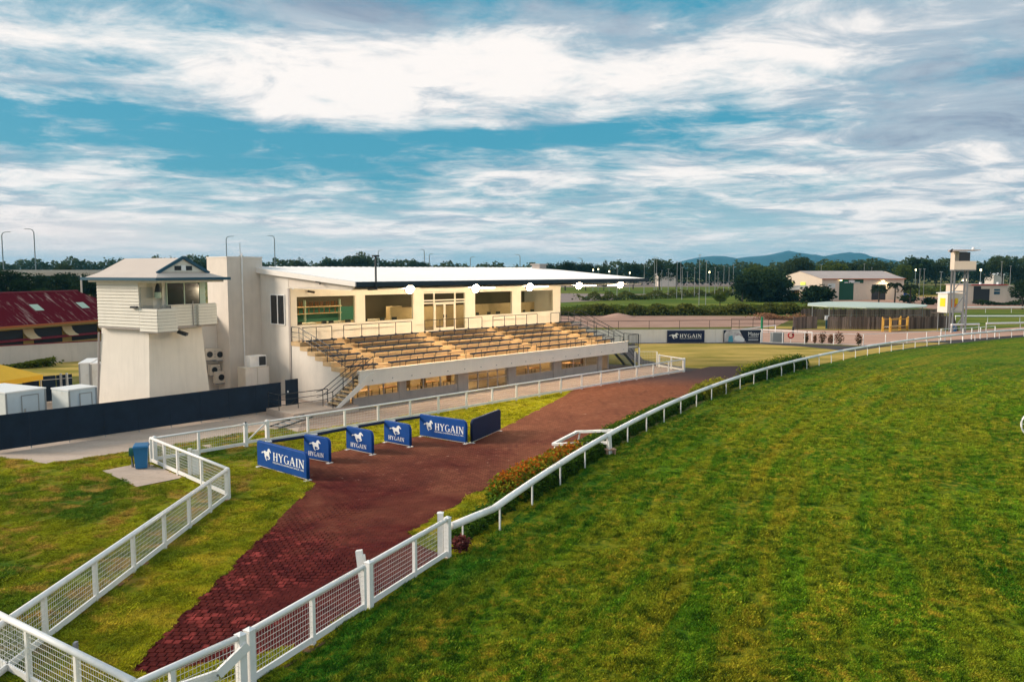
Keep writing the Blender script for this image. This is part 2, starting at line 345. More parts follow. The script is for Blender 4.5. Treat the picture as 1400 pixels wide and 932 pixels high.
# ------------------------------------------------------------------ mesh helpers
class MB:
    def __init__(s): s.v = []; s.f = []
    def add(s, vs, fs):
        o = len(s.v); s.v += [tuple(x) for x in vs]; s.f += [tuple(i + o for i in f) for f in fs]; return s
    def box(s, x0, x1, y0, y1, z0, z1):
        return s.add([(x0, y0, z0), (x1, y0, z0), (x1, y1, z0), (x0, y1, z0), (x0, y0, z1), (x1, y0, z1), (x1, y1, z1), (x0, y1, z1)],
                     [(0, 3, 2, 1), (4, 5, 6, 7), (0, 1, 5, 4), (1, 2, 6, 5), (2, 3, 7, 6), (3, 0, 4, 7)])
    def bar(s, p, q, w, h=None, up=(0, 0, 1)):
        h = h or w; p = Vector(p); q = Vector(q); d = (q - p).normalized(); up = Vector(up)
        if abs(d.dot(up)) > .97: up = Vector((0, 1, 0))
        x = d.cross(up).normalized() * w / 2; y = x.cross(d).normalized() * h / 2
        vs = [p - x - y, p + x - y, p + x + y, p - x + y, q - x - y, q + x - y, q + x + y, q - x + y]
        return s.add(vs, [(0, 1, 2, 3), (7, 6, 5, 4), (0, 4, 5, 1), (1, 5, 6, 2), (2, 6, 7, 3), (3, 7, 4, 0)])
    def tube(s, pts, r, n=8, r2=None, cap=True):
        pts = [Vector(p) for p in pts]; o = len(s.v); k = len(pts)
        for i, p in enumerate(pts):
            d = (pts[min(i + 1, k - 1)] - pts[max(i - 1, 0)]).normalized()
            up = Vector((0, 0, 1)) if abs(d.z) < .95 else Vector((0, 1, 0))
            x = d.cross(up).normalized(); y = x.cross(d).normalized()
            rr = r if r2 is None else r + (r2 - r) * i / (k - 1)
            for j in range(n):
                a = 2 * math.pi * j / n; s.v.append(tuple(p + x * math.cos(a) * rr + y * math.sin(a) * rr))
        for i in range(k - 1):
            for j in range(n):
                a = o + i * n + j; b_ = o + i * n + (j + 1) % n
                s.f.append((a, b_, b_ + n, a + n))
        if cap:
            s.f.append(tuple(o + j for j in range(n))[::-1]); s.f.append(tuple(o + (k - 1) * n + j for j in range(n)))
        return s
    def prism(s, pts, fn, d0, d1):
        """pts 2D outline, fn(a,b,d)->3D"""
        n = len(pts); o = len(s.v)
        for d in (d0, d1):
            for a, b_ in pts: s.v.append(tuple(fn(a, b_, d)))
        s.f.append(tuple(o + i for i in range(n))[::-1]); s.f.append(tuple(o + n + i for i in range(n)))
        for i in range(n): j = (i + 1) % n; s.f.append((o + i, o + j, o + n + j, o + n + i))
        return s
    def build(s, name, m, parent=None, loc=None, rotz=None, smooth=False, kind=None, label=None):
        me = bpy.data.meshes.new(name); me.from_pydata(s.v, [], s.f); me.validate()
        bm_fix(me)
        if smooth:
            for p in me.polygons: p.use_smooth = True
        return link(name, me, m, parent, loc, rotz, kind, label)
import bmesh
def bm_fix(me):
    bm = bmesh.new(); bm.from_mesh(me); bmesh.ops.recalc_face_normals(bm, faces=bm.faces); bm.to_mesh(me); bm.free()
def link(name, me, m=None, parent=None, loc=None, rotz=None, kind=None, label=None):
    o = bpy.data.objects.new(name, me); COL.objects.link(o)
    if m and not me.materials: me.materials.append(MATS[m])
    if parent: o.parent = parent
    if loc is not None: o.location = loc
    if rotz is not None: o.rotation_euler = (0, 0, rotz)
    if kind: o['kind'] = kind
    if label: o['label'] = label
    return o
def tag(o, label, cat, group=None):
    o['label'] = label; o['category'] = cat
    if group: o['group'] = group
    return o
def thing(name, label, cat, loc=(0, 0, 0), rotz=0, group=None):
    o = bpy.data.objects.new(name, None); COL.objects.link(o); o.location = loc; o.rotation_euler = (0, 0, rotz); o.empty_display_size = .3
    return tag(o, label, cat, group)
def dup(root, loc=None, rotz=None, label=None, scale=None, group=None):
    r = root.copy(); COL.objects.link(r)
    if loc is not None: r.location = loc
    if rotz is not None: r.rotation_euler = (0, 0, rotz)
    if scale is not None: r.scale = scale
    if label: r['label'] = label
    if group: r['group'] = group
    for ch in list(root.children):
        c = ch.copy(); COL.objects.link(c); c.parent = r
        for gch in list(ch.children):
            d = gch.copy(); COL.objects.link(d); d.parent = c
    return r
def sheet(name, pts, z, m, kind='structure'):
    me = bpy.data.meshes.new(name)
    me.from_pydata([(p[0], p[1], z) for p in pts], [], [tuple(range(len(pts)))])
    bm = bmesh.new(); bm.from_mesh(me); bmesh.ops.triangulate(bm, faces=bm.faces)
    for f in bm.faces:
        if f.normal.z < 0: f.normal_flip()
    bm.to_mesh(me); bm.free()
    return link(name, me, m, kind=kind)
def gp(*uv): return [tuple(G(u, v)[:2]) for u, v in uv]
def inside(x, y, poly):
    c = False; n = len(poly); j = n - 1
    for i in range(n):
        xi, yi = poly[i]; xj, yj = poly[j]
        if (yi > y) != (yj > y) and x < (xj - xi) * (y - yi) / (yj - yi) + xi: c = not c
        j = i
    return c
def arc(r, y0, y1, n=40):
    """points of the circle of radius r, left side, from y0 to y1"""
    t0 = math.asin((y0 - CY) / r); t1 = math.asin((y1 - CY) / r)
    return [(CX - r * math.cos(t0 + (t1 - t0) * i / n), CY + r * math.sin(t0 + (t1 - t0) * i / n)) for i in range(n + 1)]

# ------------------------------------------------------------------ the ground and its sheets
sheet('ground', [(-9000, -300), (9000, -300), (9000, 9000), (-9000, 9000)], 0, 'ground')
LAWN = [(-60, 4), (0, 4), (0, 23), (3, 40), (22, 66), (12, 68), (-8, 48), (-24.9, 45), (-60, 45)]
sheet('lawn', LAWN, .004, 'lawn')
front = [(-1.95, 23.75), (-2.8, 21.9), (-3.7, 19.85), (-4.6, 17.85), (-5.6, 15.9), (-6.7, 13.7), (-9.2, 8.6), (-11, 5)]
TURF = [(a - .25 * 0, b_) for a, b_ in arc(RR + .1, 24.2, 122, 70)] + [(260, 122), (260, 2), (-12, 2)] + front[::-1]
sheet('race_turf', TURF, .008, 'turf')
APRON = [(-25.2, 37.2), (-21, 35.4), (-12.75, 43.7), (-11.5, 42.35), (14.9, 68.3), (13.5, 74), (30, 100), (-10, 100), (-45, 60)]
sheet('concrete_path', [(-25.2, 37.2), (-21, 35.4), (-12.75, 43.7), (-11.5, 42.35), (-6, 47.7), (-9, 55), (-30, 62)], .012, 'concrete_path')
sheet('apron', [(-11.6, 42.4), (14.9, 68.3), (13.2, 72.5), (4, 75), (-14, 56)], .016, 'apron')
sheet('bin_slab', gp((140, 644), (187, 666), (252, 653), (200, 632)), .03, 'concrete_path')
def verge(y0, y1, d0, d1, n=20):
    a = arc(RR + d0, y0, y1, n); b_ = arc(RR + d1, y0, y1, n); return a + b_[::-1]
PATH = [(-8.45, 16.75), (-7.65, 16.3)] + [(x - .12, y) for x, y in front[::-1] if 16.5 < y] + [(-2.6, 24.3), (-3.2, 25.0)] + \
       [(CX - r * math.cos(t), CY + r * math.sin(t)) for r, t in
        [((RR + 2.7 - .9 * i / 24), math.asin(min(1, (26 + i * 2.0 - CY) / (RR + 2.7 - .9 * i / 24)))) for i in range(25)]] + \
       [(21.5, 72.6), (18, 72.0), (15.1, 68.3), (9.0, 62.6), (4.6, 58.2), (3.6, 54.8), (-.75, 43.0), (-2.1, 39.55), (-4.9, 41.5), (-6.5, 39.95), (-8.1, 38.4), (-9.5, 36.45), (-11.45, 35.0), (-8.1, 32.1)]
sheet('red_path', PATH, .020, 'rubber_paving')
# separately laid rubber pavers where they can be told apart
cand = []
ny0, S = 16.2, .21
j = 0; y = ny0
while y < 30.5:
    x = -9.2 + (S / 2 if j % 2 else 0)
    while x < 2:
        cx_, cy_ = x + S / 2, y + S / 2
        if all(inside(px, py, PATH) for px, py in ((x, y), (x + S, y), (x, y + S), (x + S, y + S))):
            cand.append((cy_, cx_))
        x += S
    y += S; j += 1
cand.sort()
path_obj = bpy.data.objects['red_path']
def paver_mesh(h, k):
    q = MB(); a = S / 2 - .011; c = a - .012
    q.add([(-a, -a, 0), (a, -a, 0), (a, a, 0), (-a, a, 0), (-a, -a, h - .008), (a, -a, h - .008), (a, a, h - .008), (-a, a, h - .008), (-c, -c, h), (c, -c, h), (c, c, h + k), (-c, c, h + k)],
          [(0, 1, 5, 4), (1, 2, 6, 5), (2, 3, 7, 6), (3, 0, 4, 7), (4, 5, 9, 8), (5, 6, 10, 9), (6, 7, 11, 10), (7, 4, 8, 11), (8, 9, 10, 11)])
    return q
pm = []
for k in range(5):
    q = paver_mesh(.030 + .002 * k, random.uniform(-.002, .002)); me = bpy.data.meshes.new('paver'); me.from_pydata(q.v, [], q.f); me.materials.append(MATS['rubber_paver']); pm.append(me)
def dusty(x, y):     # swept clean near the edging, dust trodden into the joints elsewhere
    e = -8.45 + .02 * (y - 16); k = (x - e) + 1.1 * math.sin(y * .9 + x * .6) + .7 * math.sin(y * 2.1 - x * 1.3)
    return min(1, max(0, (k - 1.4) / 1.6, (y - 25.5 + math.sin(x * 2.3)) / 4.0))
for i, (cy_, cx_) in enumerate(cand[:300]):
    link('paver', random.choice(pm), None, path_obj, (cx_, cy_, .020 - .024 * dusty(cx_, cy_)), random.uniform(-.02, .02))
q = MB()
for cy_, cx_ in cand[300:]:
    p = paver_mesh(.030 + random.uniform(0, .006), random.uniform(-.002, .002))
    dz = .020 - .026 * dusty(cx_, cy_)
    q.add([(x + cx_, y + cy_, z + dz) for x, y, z in p.v], p.f)
q.build('pavers', 'rubber_paver', path_obj, kind='stuff')
# dry lawn beyond, asphalt strip, sand track, dirt yard, fields, far roads
sheet('asphalt_strip', gp((905, 512), (990, 519), (1098, 498), (1178, 485), (1292, 470.5), (1400, 460.5), (1480, 454), (1480, 451.5), (1290, 466), (1180, 474), (1100, 470.5), (1040, 467.5), (990, 466.5), (870, 467), (840, 480)), .010, 'asphalt')
sheet('dry_lawn', gp((868, 470), (985, 469.6), (1040, 470.5), (1100, 474), (1150, 479), (1178, 483.2), (1100, 494.5), (1010, 503), (985, 505), (940, 503), (880, 492), (868, 480)), .014, 'dry_lawn')
sheet('rail_verge', verge(69, 96, .15, 2.6), .018, 'dry_lawn')
sheet('sand_track', gp((1000, 448), (1090, 450.5), (1160, 452), (1290, 453), (1400, 447), (1600, 440), (1600, 452), (1400, 459.6), (1290, 465.3), (1180, 472.8), (1100, 469), (1000, 466)), .006, 'sand_track')
sheet('back_grass', gp((1040, 446), (1290, 447), (1290, 452.5), (1160, 451.6), (1090, 450), (1040, 448)), .009, 'dry_lawn')
sheet('inner_turf', gp((1300, 424), (1700, 420), (1700, 439), (1400, 446.5), (1318, 451), (1295, 452.5)), .009, 'field_green')
sheet('dirt_yard', gp((600, 431), (700, 431.5), (1000, 432), (1090, 433), (1060, 446.5), (900, 447.5), (700, 448), (600, 448)), .006, 'dirt')
sheet('green_paddock', gp((700, 402), (1080, 402), (1110, 408), (1110, 431), (700, 430)), .005, 'field_green')
sheet('dirt_track', gp((740, 400), (830, 402), (850, 405), (840, 410), (760, 414), (700, 412)), .009, 'road_grey')
sheet('far_road', gp((700, 385.2), (1020, 385.8), (1090, 387), (1090, 391), (1010, 391.5), (860, 392.5), (700, 392.5)), .009, 'road_grey')
sheet('field_verge', gp((700, 393), (1080, 392), (1080, 399), (700, 401.5)), .009, 'field_green')
sheet('side_road', gp((860, 402.4), (1080, 398.2), (1080, 400.2), (900, 404.5)), .013, 'road_grey')
sheet('yard_grass', gp((0, 500), (100, 493), (135, 495), (135, 512), (36, 520), (-60, 530), (-60, 505)), .006, 'dry_lawn')
sheet('service_yard', [(-70, 38.5), (-25.4, 38.3), (-14.8, 50.2), (-19, 62), (-33, 58), (-70, 60)], .010, 'concrete_path')
sheet('warehouse_yard', gp((1060, 404), (1400, 405), (1400, 422), (1290, 423), (1100, 412)), .008, 'dirt')
sheet('house_lawn', gp((1240, 400), (1320, 399), (1320, 405), (1240, 406)), .011, 'dry_lawn')

def strip(name, a, b_, w, z, m):
    a = Vector((a[0], a[1])); b_ = Vector((b_[0], b_[1])); d = (b_ - a).normalized(); n = Vector((-d.y, d.x)) * w / 2
    sheet(name, [tuple(a - n), tuple(b_ - n), tuple(b_ + n), tuple(a + n)], z, m)
for i_ in range(5): strip('fence_strip', front[i_ + 1], front[i_], .30, .0245 + .0005 * i_, 'mulch')
strip('fence_strip', (-10.85, 29.9), (-10.95, 15.8), .16, .026, 'mulch')
# ------------------------------------------------------------------ grass blades on the near turf and lawn
def tuft_mesh(name, nb, h, w, spread, m):
    vs = []; fs = []
    for k in range(nb):
        a = random.uniform(0, 6.28); r = spread * math.sqrt(random.random()); x, y = r * math.cos(a), r * math.sin(a)
        a2 = random.uniform(0, 6.28); dx, dy = math.cos(a2) * w, math.sin(a2) * w; hh = h * random.uniform(.5, 1.1); lx, ly = random.uniform(-.6, .6) * hh, random.uniform(-.6, .6) * hh
        o = len(vs); vs += [(x - dx, y - dy, -.004), (x + dx, y + dy, -.004), (x + lx + dx * .5, y + ly + dy * .5, hh * .75), (x + lx * 1.8, y + ly * 1.8, hh)]
        fs.append((o, o + 1, o + 2, o + 3))
    me = bpy.data.meshes.new(name); me.from_pydata(vs, [], fs); me.materials.append(MATS[m]); return me
def blades(name, pts, tm, smin, smax, seed):
    me = bpy.data.meshes.new(name); me.from_pydata(pts, [], [])
    pa = np.array(pts); sc_ = me.attributes.new('sc', 'FLOAT', 'POINT'); sc_.data.foreach_set('value', (.35 + 1.5 * np.clip((clump(pa[:, 0], pa[:, 1]) - .25) * 1.8, 0, 1)).astype(np.float32))
    o = link(name, me, None, kind='stuff')
    ng = bpy.data.node_groups.new(name, 'GeometryNodeTree')
    ng.interface.new_socket('Geometry', in_out='INPUT', socket_type='NodeSocketGeometry'); ng.interface.new_socket('Geometry', in_out='OUTPUT', socket_type='NodeSocketGeometry')
    gi = ng.nodes.new('NodeGroupInput'); go = ng.nodes.new('NodeGroupOutput'); iop = ng.nodes.new('GeometryNodeInstanceOnPoints')
    src = bpy.data.objects.new(name + '_tuft', tm)
    oi = ng.nodes.new('GeometryNodeObjectInfo'); 
    # the tuft source is kept unlinked from the scene; only its instances render
    oi.inputs['Object'].default_value = src; oi.inputs['As Instance'].default_value = True
    rr = ng.nodes.new('FunctionNodeRandomValue'); rr.data_type = 'FLOAT_VECTOR'; rr.inputs[0].default_value = (0, 0, 0); rr.inputs[1].default_value = (.0, .0, 6.28); rr.inputs['Seed'].default_value = seed
    rs = ng.nodes.new('FunctionNodeRandomValue'); rs.data_type = 'FLOAT'; rs.inputs[2].default_value = smin; rs.inputs[3].default_value = smax; rs.inputs['Seed'].default_value = seed + 1
    L = ng.links; L.new(gi.outputs[0], iop.inputs['Points']); L.new(oi.outputs['Geometry'], iop.inputs['Instance']); L.new(rr.outputs[0], iop.inputs['Rotation']); na = ng.nodes.new('GeometryNodeInputNamedAttribute'); na.data_type = 'FLOAT'; na.inputs[0].default_value = 'sc'; mu = ng.nodes.new('ShaderNodeMath'); mu.operation = 'MULTIPLY'; L.new(rs.outputs[1], mu.inputs[0]); L.new(na.outputs[0], mu.inputs[1]); L.new(mu.outputs[0], iop.inputs['Scale']); L.new(iop.outputs[0], go.inputs[0])
    md = o.modifiers.new('tufts', 'NODES'); md.node_group = ng
    return o
GRID = RNG.random((256, 256))
def vnoise(x, y):
    xi = np.floor(x).astype(int); yi = np.floor(y).astype(int); fx = x - xi; fy = y - yi; fx = fx * fx * (3 - 2 * fx); fy = fy * fy * (3 - 2 * fy)
    g_ = lambda a, b_: GRID[a % 256, b_ % 256]
    return (g_(xi, yi) * (1 - fx) + g_(xi + 1, yi) * fx) * (1 - fy) + (g_(xi, yi + 1) * (1 - fx) + g_(xi + 1, yi + 1) * fx) * fy
def clump(x, y): return .45 * vnoise(x * 1.7, y * 1.7) + .35 * vnoise(x * 4.1 + 9, y * 4.1) + .20 * vnoise(x * .6, y * .6 + 40)
def scatter(n, poly_test, y0, y1, z):
    out = []
    need = n; 
    while len(out) < n:
        k = 4000
        # density falls off with distance, as the eye needs it
        t = 1 - np.sqrt(1 - RNG.random(k)); yy = y0 * (y1 / y0) ** t; hw = yy * .68 + 1; xx = (RNG.random(k) * 2 - 1) * hw
        ck = clump(xx, yy); keep = RNG.random(k) < np.clip((ck - .30) * 4, .06, 1)
        for x, y in zip(xx[keep], yy[keep]):
            if poly_test(x, y): out.append((x, y, z))
            if len(out) >= n: break
    return out
def in_turf(x, y):
    if y < 23.8:
        for i in range(len(front) - 1):
            (xa, ya), (xb, yb) = front[i], front[i + 1]
            if yb <= y <= ya: return x > xb + (xa - xb) * (y - yb) / (ya - yb) + .05
        return False
    return (x - CX) ** 2 + (y - CY) ** 2 < (RR - .0) ** 2
SLAB = gp((140, 644), (187, 666), (252, 653), (200, 632)); CON = [(-25.2, 37.2), (-21, 35.4), (-12.75, 43.7), (-11.5, 42.35), (-6, 47.7), (-9, 55), (-30, 62)]
def in_lawn(x, y):
    if not inside(x, y, LAWN) or in_turf(x, y) or inside(x, y, PATH) or inside(x, y, SLAB) or inside(x, y, CON): return False
    if y < 16.5 and x > front[5][0] - 0: return x < -7
    return not inside(x, y, [(-11.6, 42.4), (14.9, 68.3), (13.2, 72.5), (4, 75), (-14, 56)])
blades('turf_grass', scatter(210000, in_turf, 13, 75, .008), tuft_mesh('turf_tuft', 18, .055, .007, .10, 'turf_blades'), .75, 1.7, 3)
blades('lawn_grass', scatter(95000, in_lawn, 14, 66, .004), tuft_mesh('lawn_tuft', 18, .055, .007, .10, 'lawn_blades'), .7, 1.6, 9)
# taller fringe along the fence feet and paving edge

# ================================================================== GRANDSTAND  (local x along the facade, y away from the track)
TH = math.atan2(1025, math.hypot(1089, 96)); GA = math.pi / 2 - TH
GO = G(461, 557, .4); GO.z = 0
gs = thing('grandstand', 'long white two storey grandstand with tiered bench seating under a flat white roof', 'grandstand', GO, GA)
Av = Vector((math.sin(TH), math.cos(TH), 0)); Bv = Vector((-math.cos(TH), math.sin(TH), 0))
def gl_(u, v, b):
    p0 = GO + Bv * b; d = ray(u, v); s = ((p0 - Vector((0, 0, CAM_H))).dot(Bv)) / d.dot(Bv)
    p = Vector((0, 0, CAM_H)) + d * s; return (p - GO).dot(Av), p.z
def roof_u(y): return 7.74 + (y + .3) * .0695      # underside
def roof_t(y): return 8.00 + (y + .3) * .0755
TZ = [3.87, 3.60, 3.34, 3.07, 2.80, 2.53, 2.25]; TY = [7.63, 6.4, 5.5, 4.6, 3.7, 2.75, 1.8, .09]
XL, XR = 1.5, 30.45
xz = lambda a, b_, d: (a, d, b_)      # outline in x-z, extruded along y
yz = lambda a, b_, d: (d, a, b_)      # outline in y-z, extruded along x
# left end wall with its stepped front under the tiers
prof = [(11.44, 0), (11.44, roof_u(11.44) - .02), (7.75, roof_u(7.75) - .02), (7.75, TZ[0] - .28)]
for i in range(7):
    prof += [(TY[i + 1] + .02, TZ[i] - .28), (TY[i + 1] + .02, TZ[min(i + 1, 6)] - .28)]
prof = prof[:-2] + [(1.15, TZ[6] - .28), (1.15, 0)]
q = MB().prism(prof, yz, XL + .03, XL + .25); q.build('end_wall', 'white_wall', gs)
q = MB(); q.box(XL - .02, XL + .05, 7.52, 7.74, 0, 7.5); q.build('downpipe', 'grey_panel', gs)
MB().prism([(7.78, 6.95 + .0), (7.74, 4.9), (10.3, 4.9), (10.3, 6.95)], yz, XL - .03, XL + .02)
# end wall window (two panes) set proud in a frame
a0, z1 = 7.95, 6.92
wq = MB(); y0_, y1_, z0_, z1_ = 8.25, 10.0, 5.02, 7.0
wq.box(XL - .04, XL + .04, y0_ - .06, y1_ + .06, z1_, z1_ + .06).box(XL - .04, XL + .04, y0_ - .06, y1_ + .06, z0_ - .06, z0_).box(XL - .04, XL + .04, y0_ - .06, y0_, z0_, z1_).box(XL - .04, XL + .04, y1_, y1_ + .06, z0_, z1_).box(XL - .04, XL + .04, 9.06, 9.14, z0_, z1_)
w = wq.build('window', 'white_plastic', gs)
for ya, yb in ((y0_, 9.06), (9.14, y1_)): MB().box(XL - .005, XL + .005, ya, yb, z0_, z1_).build('pane', 'dark_glass', w)
# raked gable infill above the soffit at the open end
MB().prism([(.25, 7.58), (7.75, 7.58), (7.75, roof_u(7.75) - .02), (.25, roof_u(.25) - .03)], yz, XL + .05, XL + .12).build('gable_infill', 'cream_wall', gs)
MB().box(XL - .05, 6.4, 6.95, 7.13, 7.44, 7.58).build('beam', 'white_wall', gs)
# tiers
for i in range(7):
    x0 = XL if i < 6 else XL
    q = MB()
    if i < 6: q.box(x0, XR, TY[i + 1], TY[i] + .03, TZ[i] - .27, TZ[i])
    else: q.box(XL, XR, 1.12, TY[i] + .03, TZ[i] - .27, TZ[i]).box(2.75, XR, TY[7], 1.118, TZ[i] - .27, TZ[i])
    q.build('tier', 'tread_concrete', gs)
# aisle half steps
AX = [4.55, 12.05, 19.55, 26.95]
for ax in AX:
    for i in range(1, 7):
        MB().box(ax - .42, ax + .42, TY[i] - .32, TY[i] + .0, TZ[i] + .002, TZ[i] + .135).build('aisle_step', 'tread_concrete', gs)
# fascia with bolt heads
f = MB().box(1.65, XR, -.10, .085, 1.53, 2.45).build('fascia', 'fascia_white', gs)
MB().box(1.60, XR + .03, -.13, .11, 2.452, 2.50).build('fascia_cap', 'facade', gs)
q = MB()
for k in range(18): q.tube([(2.6 + k * 1.6, -.115, 1.82), (2.6 + k * 1.6, -.09, 1.82)], .045, 6)
q.build('bolt_heads', 'steel_grey', gs, kind='stuff')
MB().box(XL + .3, XR, .12, .78, 1.53, 1.60).build('under_deck', 'cream_wall', gs)
# upper facade : sills, piers, head
FW = 7.63
WIN = [(2.05, 6.98, 4.88), (7.78, 12.5, 4.88), (19.12, 23.8, 4.86), (24.85, 29.41, 4.9)]
DOOR = (13.45, 18.1)
xs = [XL + .06] + [v for a, b_, _ in WIN[:2] for v in (a, b_)] + list(DOOR) + [v for a, b_, _ in WIN[2:] for v in (a, b_)] + [XR - .05]
for i in range(0, len(xs), 2): MB().box(xs[i], xs[i + 1], FW, FW + .28, 3.5, 7.0).build('pier', 'facade', gs)
MB().box(XL + .06, XR - .05, FW - .02, FW + .28, 7.0, 7.5).build('lintel', 'facade', gs)
for a, b_, z in WIN:
    MB().box(a, b_, FW + .0, FW + .26, 3.5, z).build('spandrel', 'facade', gs)
    q = MB(); q.box(a, b_, FW + .02, FW + .10, 6.90, 6.998).box(a, b_, FW - .05, FW + .20, z + .002, z + .06).box(a, a + .06, FW + .02, FW + .10, z + .06, 6.9).box(b_ - .06, b_, FW + .02, FW + .10, z + .06, 6.9)
    w = q.build('window', 'facade', gs)
    MB().box(a + .06, b_ - .06, FW + .055, FW + .065, z + .06, 6.9).build('pane', 'glass', w)
# glazed entrance
q = MB(); dx0, dx1 = DOOR
mul = [dx0 + .03, 14.62, 15.72, 16.9, dx1 - .03]
for x in (mul[0], mul[1], mul[3], mul[4]): q.box(x - .05, x + .05, FW + .02, FW + .12, 3.9, 6.99)
for z in (6.93, 6.33, 6.12): q.box(dx0 + .081, dx1 - .081, FW + .025, FW + .115, z - .045, z + .045)
q.box(dx0 + .08, dx1 - .08, FW + .025, FW + .115, 3.87, 3.95)
d = q.build('entrance', 'facade', gs)
MB().box(dx0 + .05, dx1 - .05, FW + .065, FW + .075, 3.95, 6.9).build('pane', 'glass', d)
for x0_, x1_ in ((14.69, 15.70), (15.74, 16.83)):
    q = MB().box(x0_, x0_ + .07, FW + .0, FW + .06, 3.97, 6.06).box(x1_ - .07, x1_, FW + .0, FW + .06, 3.97, 6.06).box(x0_ + .07, x1_ - .07, FW + .002, FW + .058, 3.97, 4.12).box(x0_ + .07, x1_ - .07, FW + .002, FW + .058, 5.98, 6.06)
    q.build('door', 'facade', gs)
    hx = x1_ - .12 if x0_ < 15 else x0_ + .12
    MB().box(hx - .03, hx + .03, FW - .05, FW - .002, 4.9, 5.15).build('door_handle', 'black_steel', gs)
# soffit and roof
MB().box(XL - .05, 33.0, .3, FW + .3, 7.5, 7.56).build('soffit', 'facade', gs)
rf = MB().prism([(-.3, roof_u(-.3)), (12.9, roof_u(12.9)), (12.9, roof_t(12.9)), (-.3, roof_t(-.3))], yz, 1.3, 33.0).build('roof', 'roof_white', gs)
MB().prism([(-.36, roof_u(-.3) - .01), (12.95, roof_u(12.9) - .01), (12.95, roof_t(12.9) + .02), (-.36, roof_t(-.3) + .02)], yz, 1.22, 1.30).build('barge_board', 'roof_edge', rf)
MB().box(1.3, 33.05, -.44, -.302, 7.72, 8.02).build('gutter', 'dark_gutter', rf)
q = MB()
for k in range(52):
    x = 1.9 + k * .6
    q.prism([(-.28, roof_t(-.28) + .001), (12.85, roof_t(12.85) + .001), (12.85, roof_t(12.85) + .035), (-.28, roof_t(-.28) + .035)], yz, x - .03, x + .03)
q.build('roof_ribs', 'roof_white', rf, kind='stuff')
x, z = gl_(737, 366, 11.5)
q = MB().box(x - .5, x + .5, 11.0, 12.0, 8.7, 9.25).box(x - .62, x + .62, 10.9, 12.1, 9.25, 9.37); q.build('exhaust_cowl', 'grey_panel', rf)
q = MB(); q.bar((gl_(514, 391, -.5)[0], -.5, 7.5), (gl_(514, 391, -.5)[0], -.5, 9.55), .09).box(gl_(514, 391, -.5)[0] - .22, gl_(514, 391, -.5)[0] + .22, -.6, -.4, 9.55, 9.66).bar((gl_(514, 391, -.5)[0] - .6, -.5, 7.55), (gl_(514, 391, -.5)[0] + .08, -.5, 7.55), .1)
q.build('aerial_mast', 'black_steel', gs)
q = MB().box(XL - .18, XL - .04, 3.8, 4.1, 7.95, 8.1).bar((XL - .1, 3.7, 7.9), (XL - .3, 3.4, 7.85), .08); q.build('camera_bracket', 'black_steel', gs)
x, z = gl_(420, 398, 7.5); MB().bar((x, 7.4, z), (x + .25, 7.0, z - .08), .16, .14).build('wall_spotlight', 'bark', gs)
# building core behind
MB().box(XR - .35, XR - .06, FW + .281, 12.6, 0, 7.5).build('end_wall', 'white_wall', gs)
MB().box(XL + .26, XR - .36, 12.3, 12.6, 0, 8.2).build('back_wall', 'white_wall', gs)
MB().box(XL + .26, XR - .36, 7.92, 12.29, 3.75, 4.0).build('upper_floor', 'floor_tile', gs)
MB().box(XL + .26, XR - .36, 7.92, 12.29, 7.3, 7.42).build('ceiling', 'inside_brown', gs)
MB().box(XL + .26, XR - .4, 11.9, 12.29, 4.0, 7.3).build('inner_wall', 'inside_brown', gs)
MB().box(4.2, 10.2, 11.82, 11.898, 4.02, 5.9).build('inner_wall', 'inside_green', gs)
MB().box(12.6, XR - .42, 10.6, 10.75, 4.0, 5.7).build('partition', 'inside_tan', gs)
MB().box(XL + .4, 11.6, 9.9, 10.0, 4.0, 4.95).build('partition', 'inside_tan', gs)
MB().box(11.2, 12.4, 9.0, 9.5, 4.0, 5.9).build('cabinet', 'inside_tan', gs)
# block at the left rear
bk = thing('stair_block', 'tall plain white windowless block joined to the left rear of the grandstand', 'building', GO, GA)
q = MB().box(-.94, 1.72, 11.45, 14.4, 0, 9.58); q.build('wall', 'cream_wall', bk)
MB().box(-.97, 1.75, 11.42, 14.43, 9.582, 9.68).build('parapet', 'white_wall', bk)
x, z = gl_(331.5, 400, 11.4); q = MB().tube([(x, 11.37, .2), (x, 11.37, 9.9)], .055, 8); q.build('downpipe', 'white_plastic', bk)
MB().tube([(x + .02, 11.6, 9.68), (x + .02, 11.6, 10.6)], .02, 6).build('aerial', 'steel_grey', bk)
q = MB().box(-6.5, -.945, 13.2, 16.5, 0, 5.6); q.build('rear_wing', 'white_wall', bk)
MB().box(-3.8, -.95, 12.95, 13.19, 5.25, 5.34).build('ledge', 'grey_panel', bk)
# lamps under the eave (lit in the photograph)
for (u, v) in ((558, 395), (648, 394), (722, 392), (789, 390), (846, 389)):
    x, z = gl_(u, v, .35)
    q = MB().bar((x, .35, 7.52), (x, .35, z + .14), .06).box(x - .22, x + .22, .22, .48, z - .13, z + .15); h = q.build('floodlight', 'black_steel', gs)
    MB().tube([(x, .215, z), (x, .11, z - .03)], .28, 24).build('lamp_lens', 'lamp_lit', h)  # lit disc wider than the housing, lamp glare put into its size
    ld = bpy.data.lights.new('floodlight_beam', 'POINT'); ld.energy = 620; ld.color = (1, .79, .52); ld.shadow_soft_size = .16
    lo = bpy.data.objects.new('floodlight_beam', ld); COL.objects.link(lo); lo.parent = h; lo.location = (x, .55, z - .32)
for x0 in (12.0, 18.0, 24.2, 28.0):     # added glowing strips, floodlight on the fascia edge put into emission
    MB().box(x0, x0 + 2.1, .32, .40, 7.42, 7.495).build('lit_fascia_strip', 'strip_lit', gs)
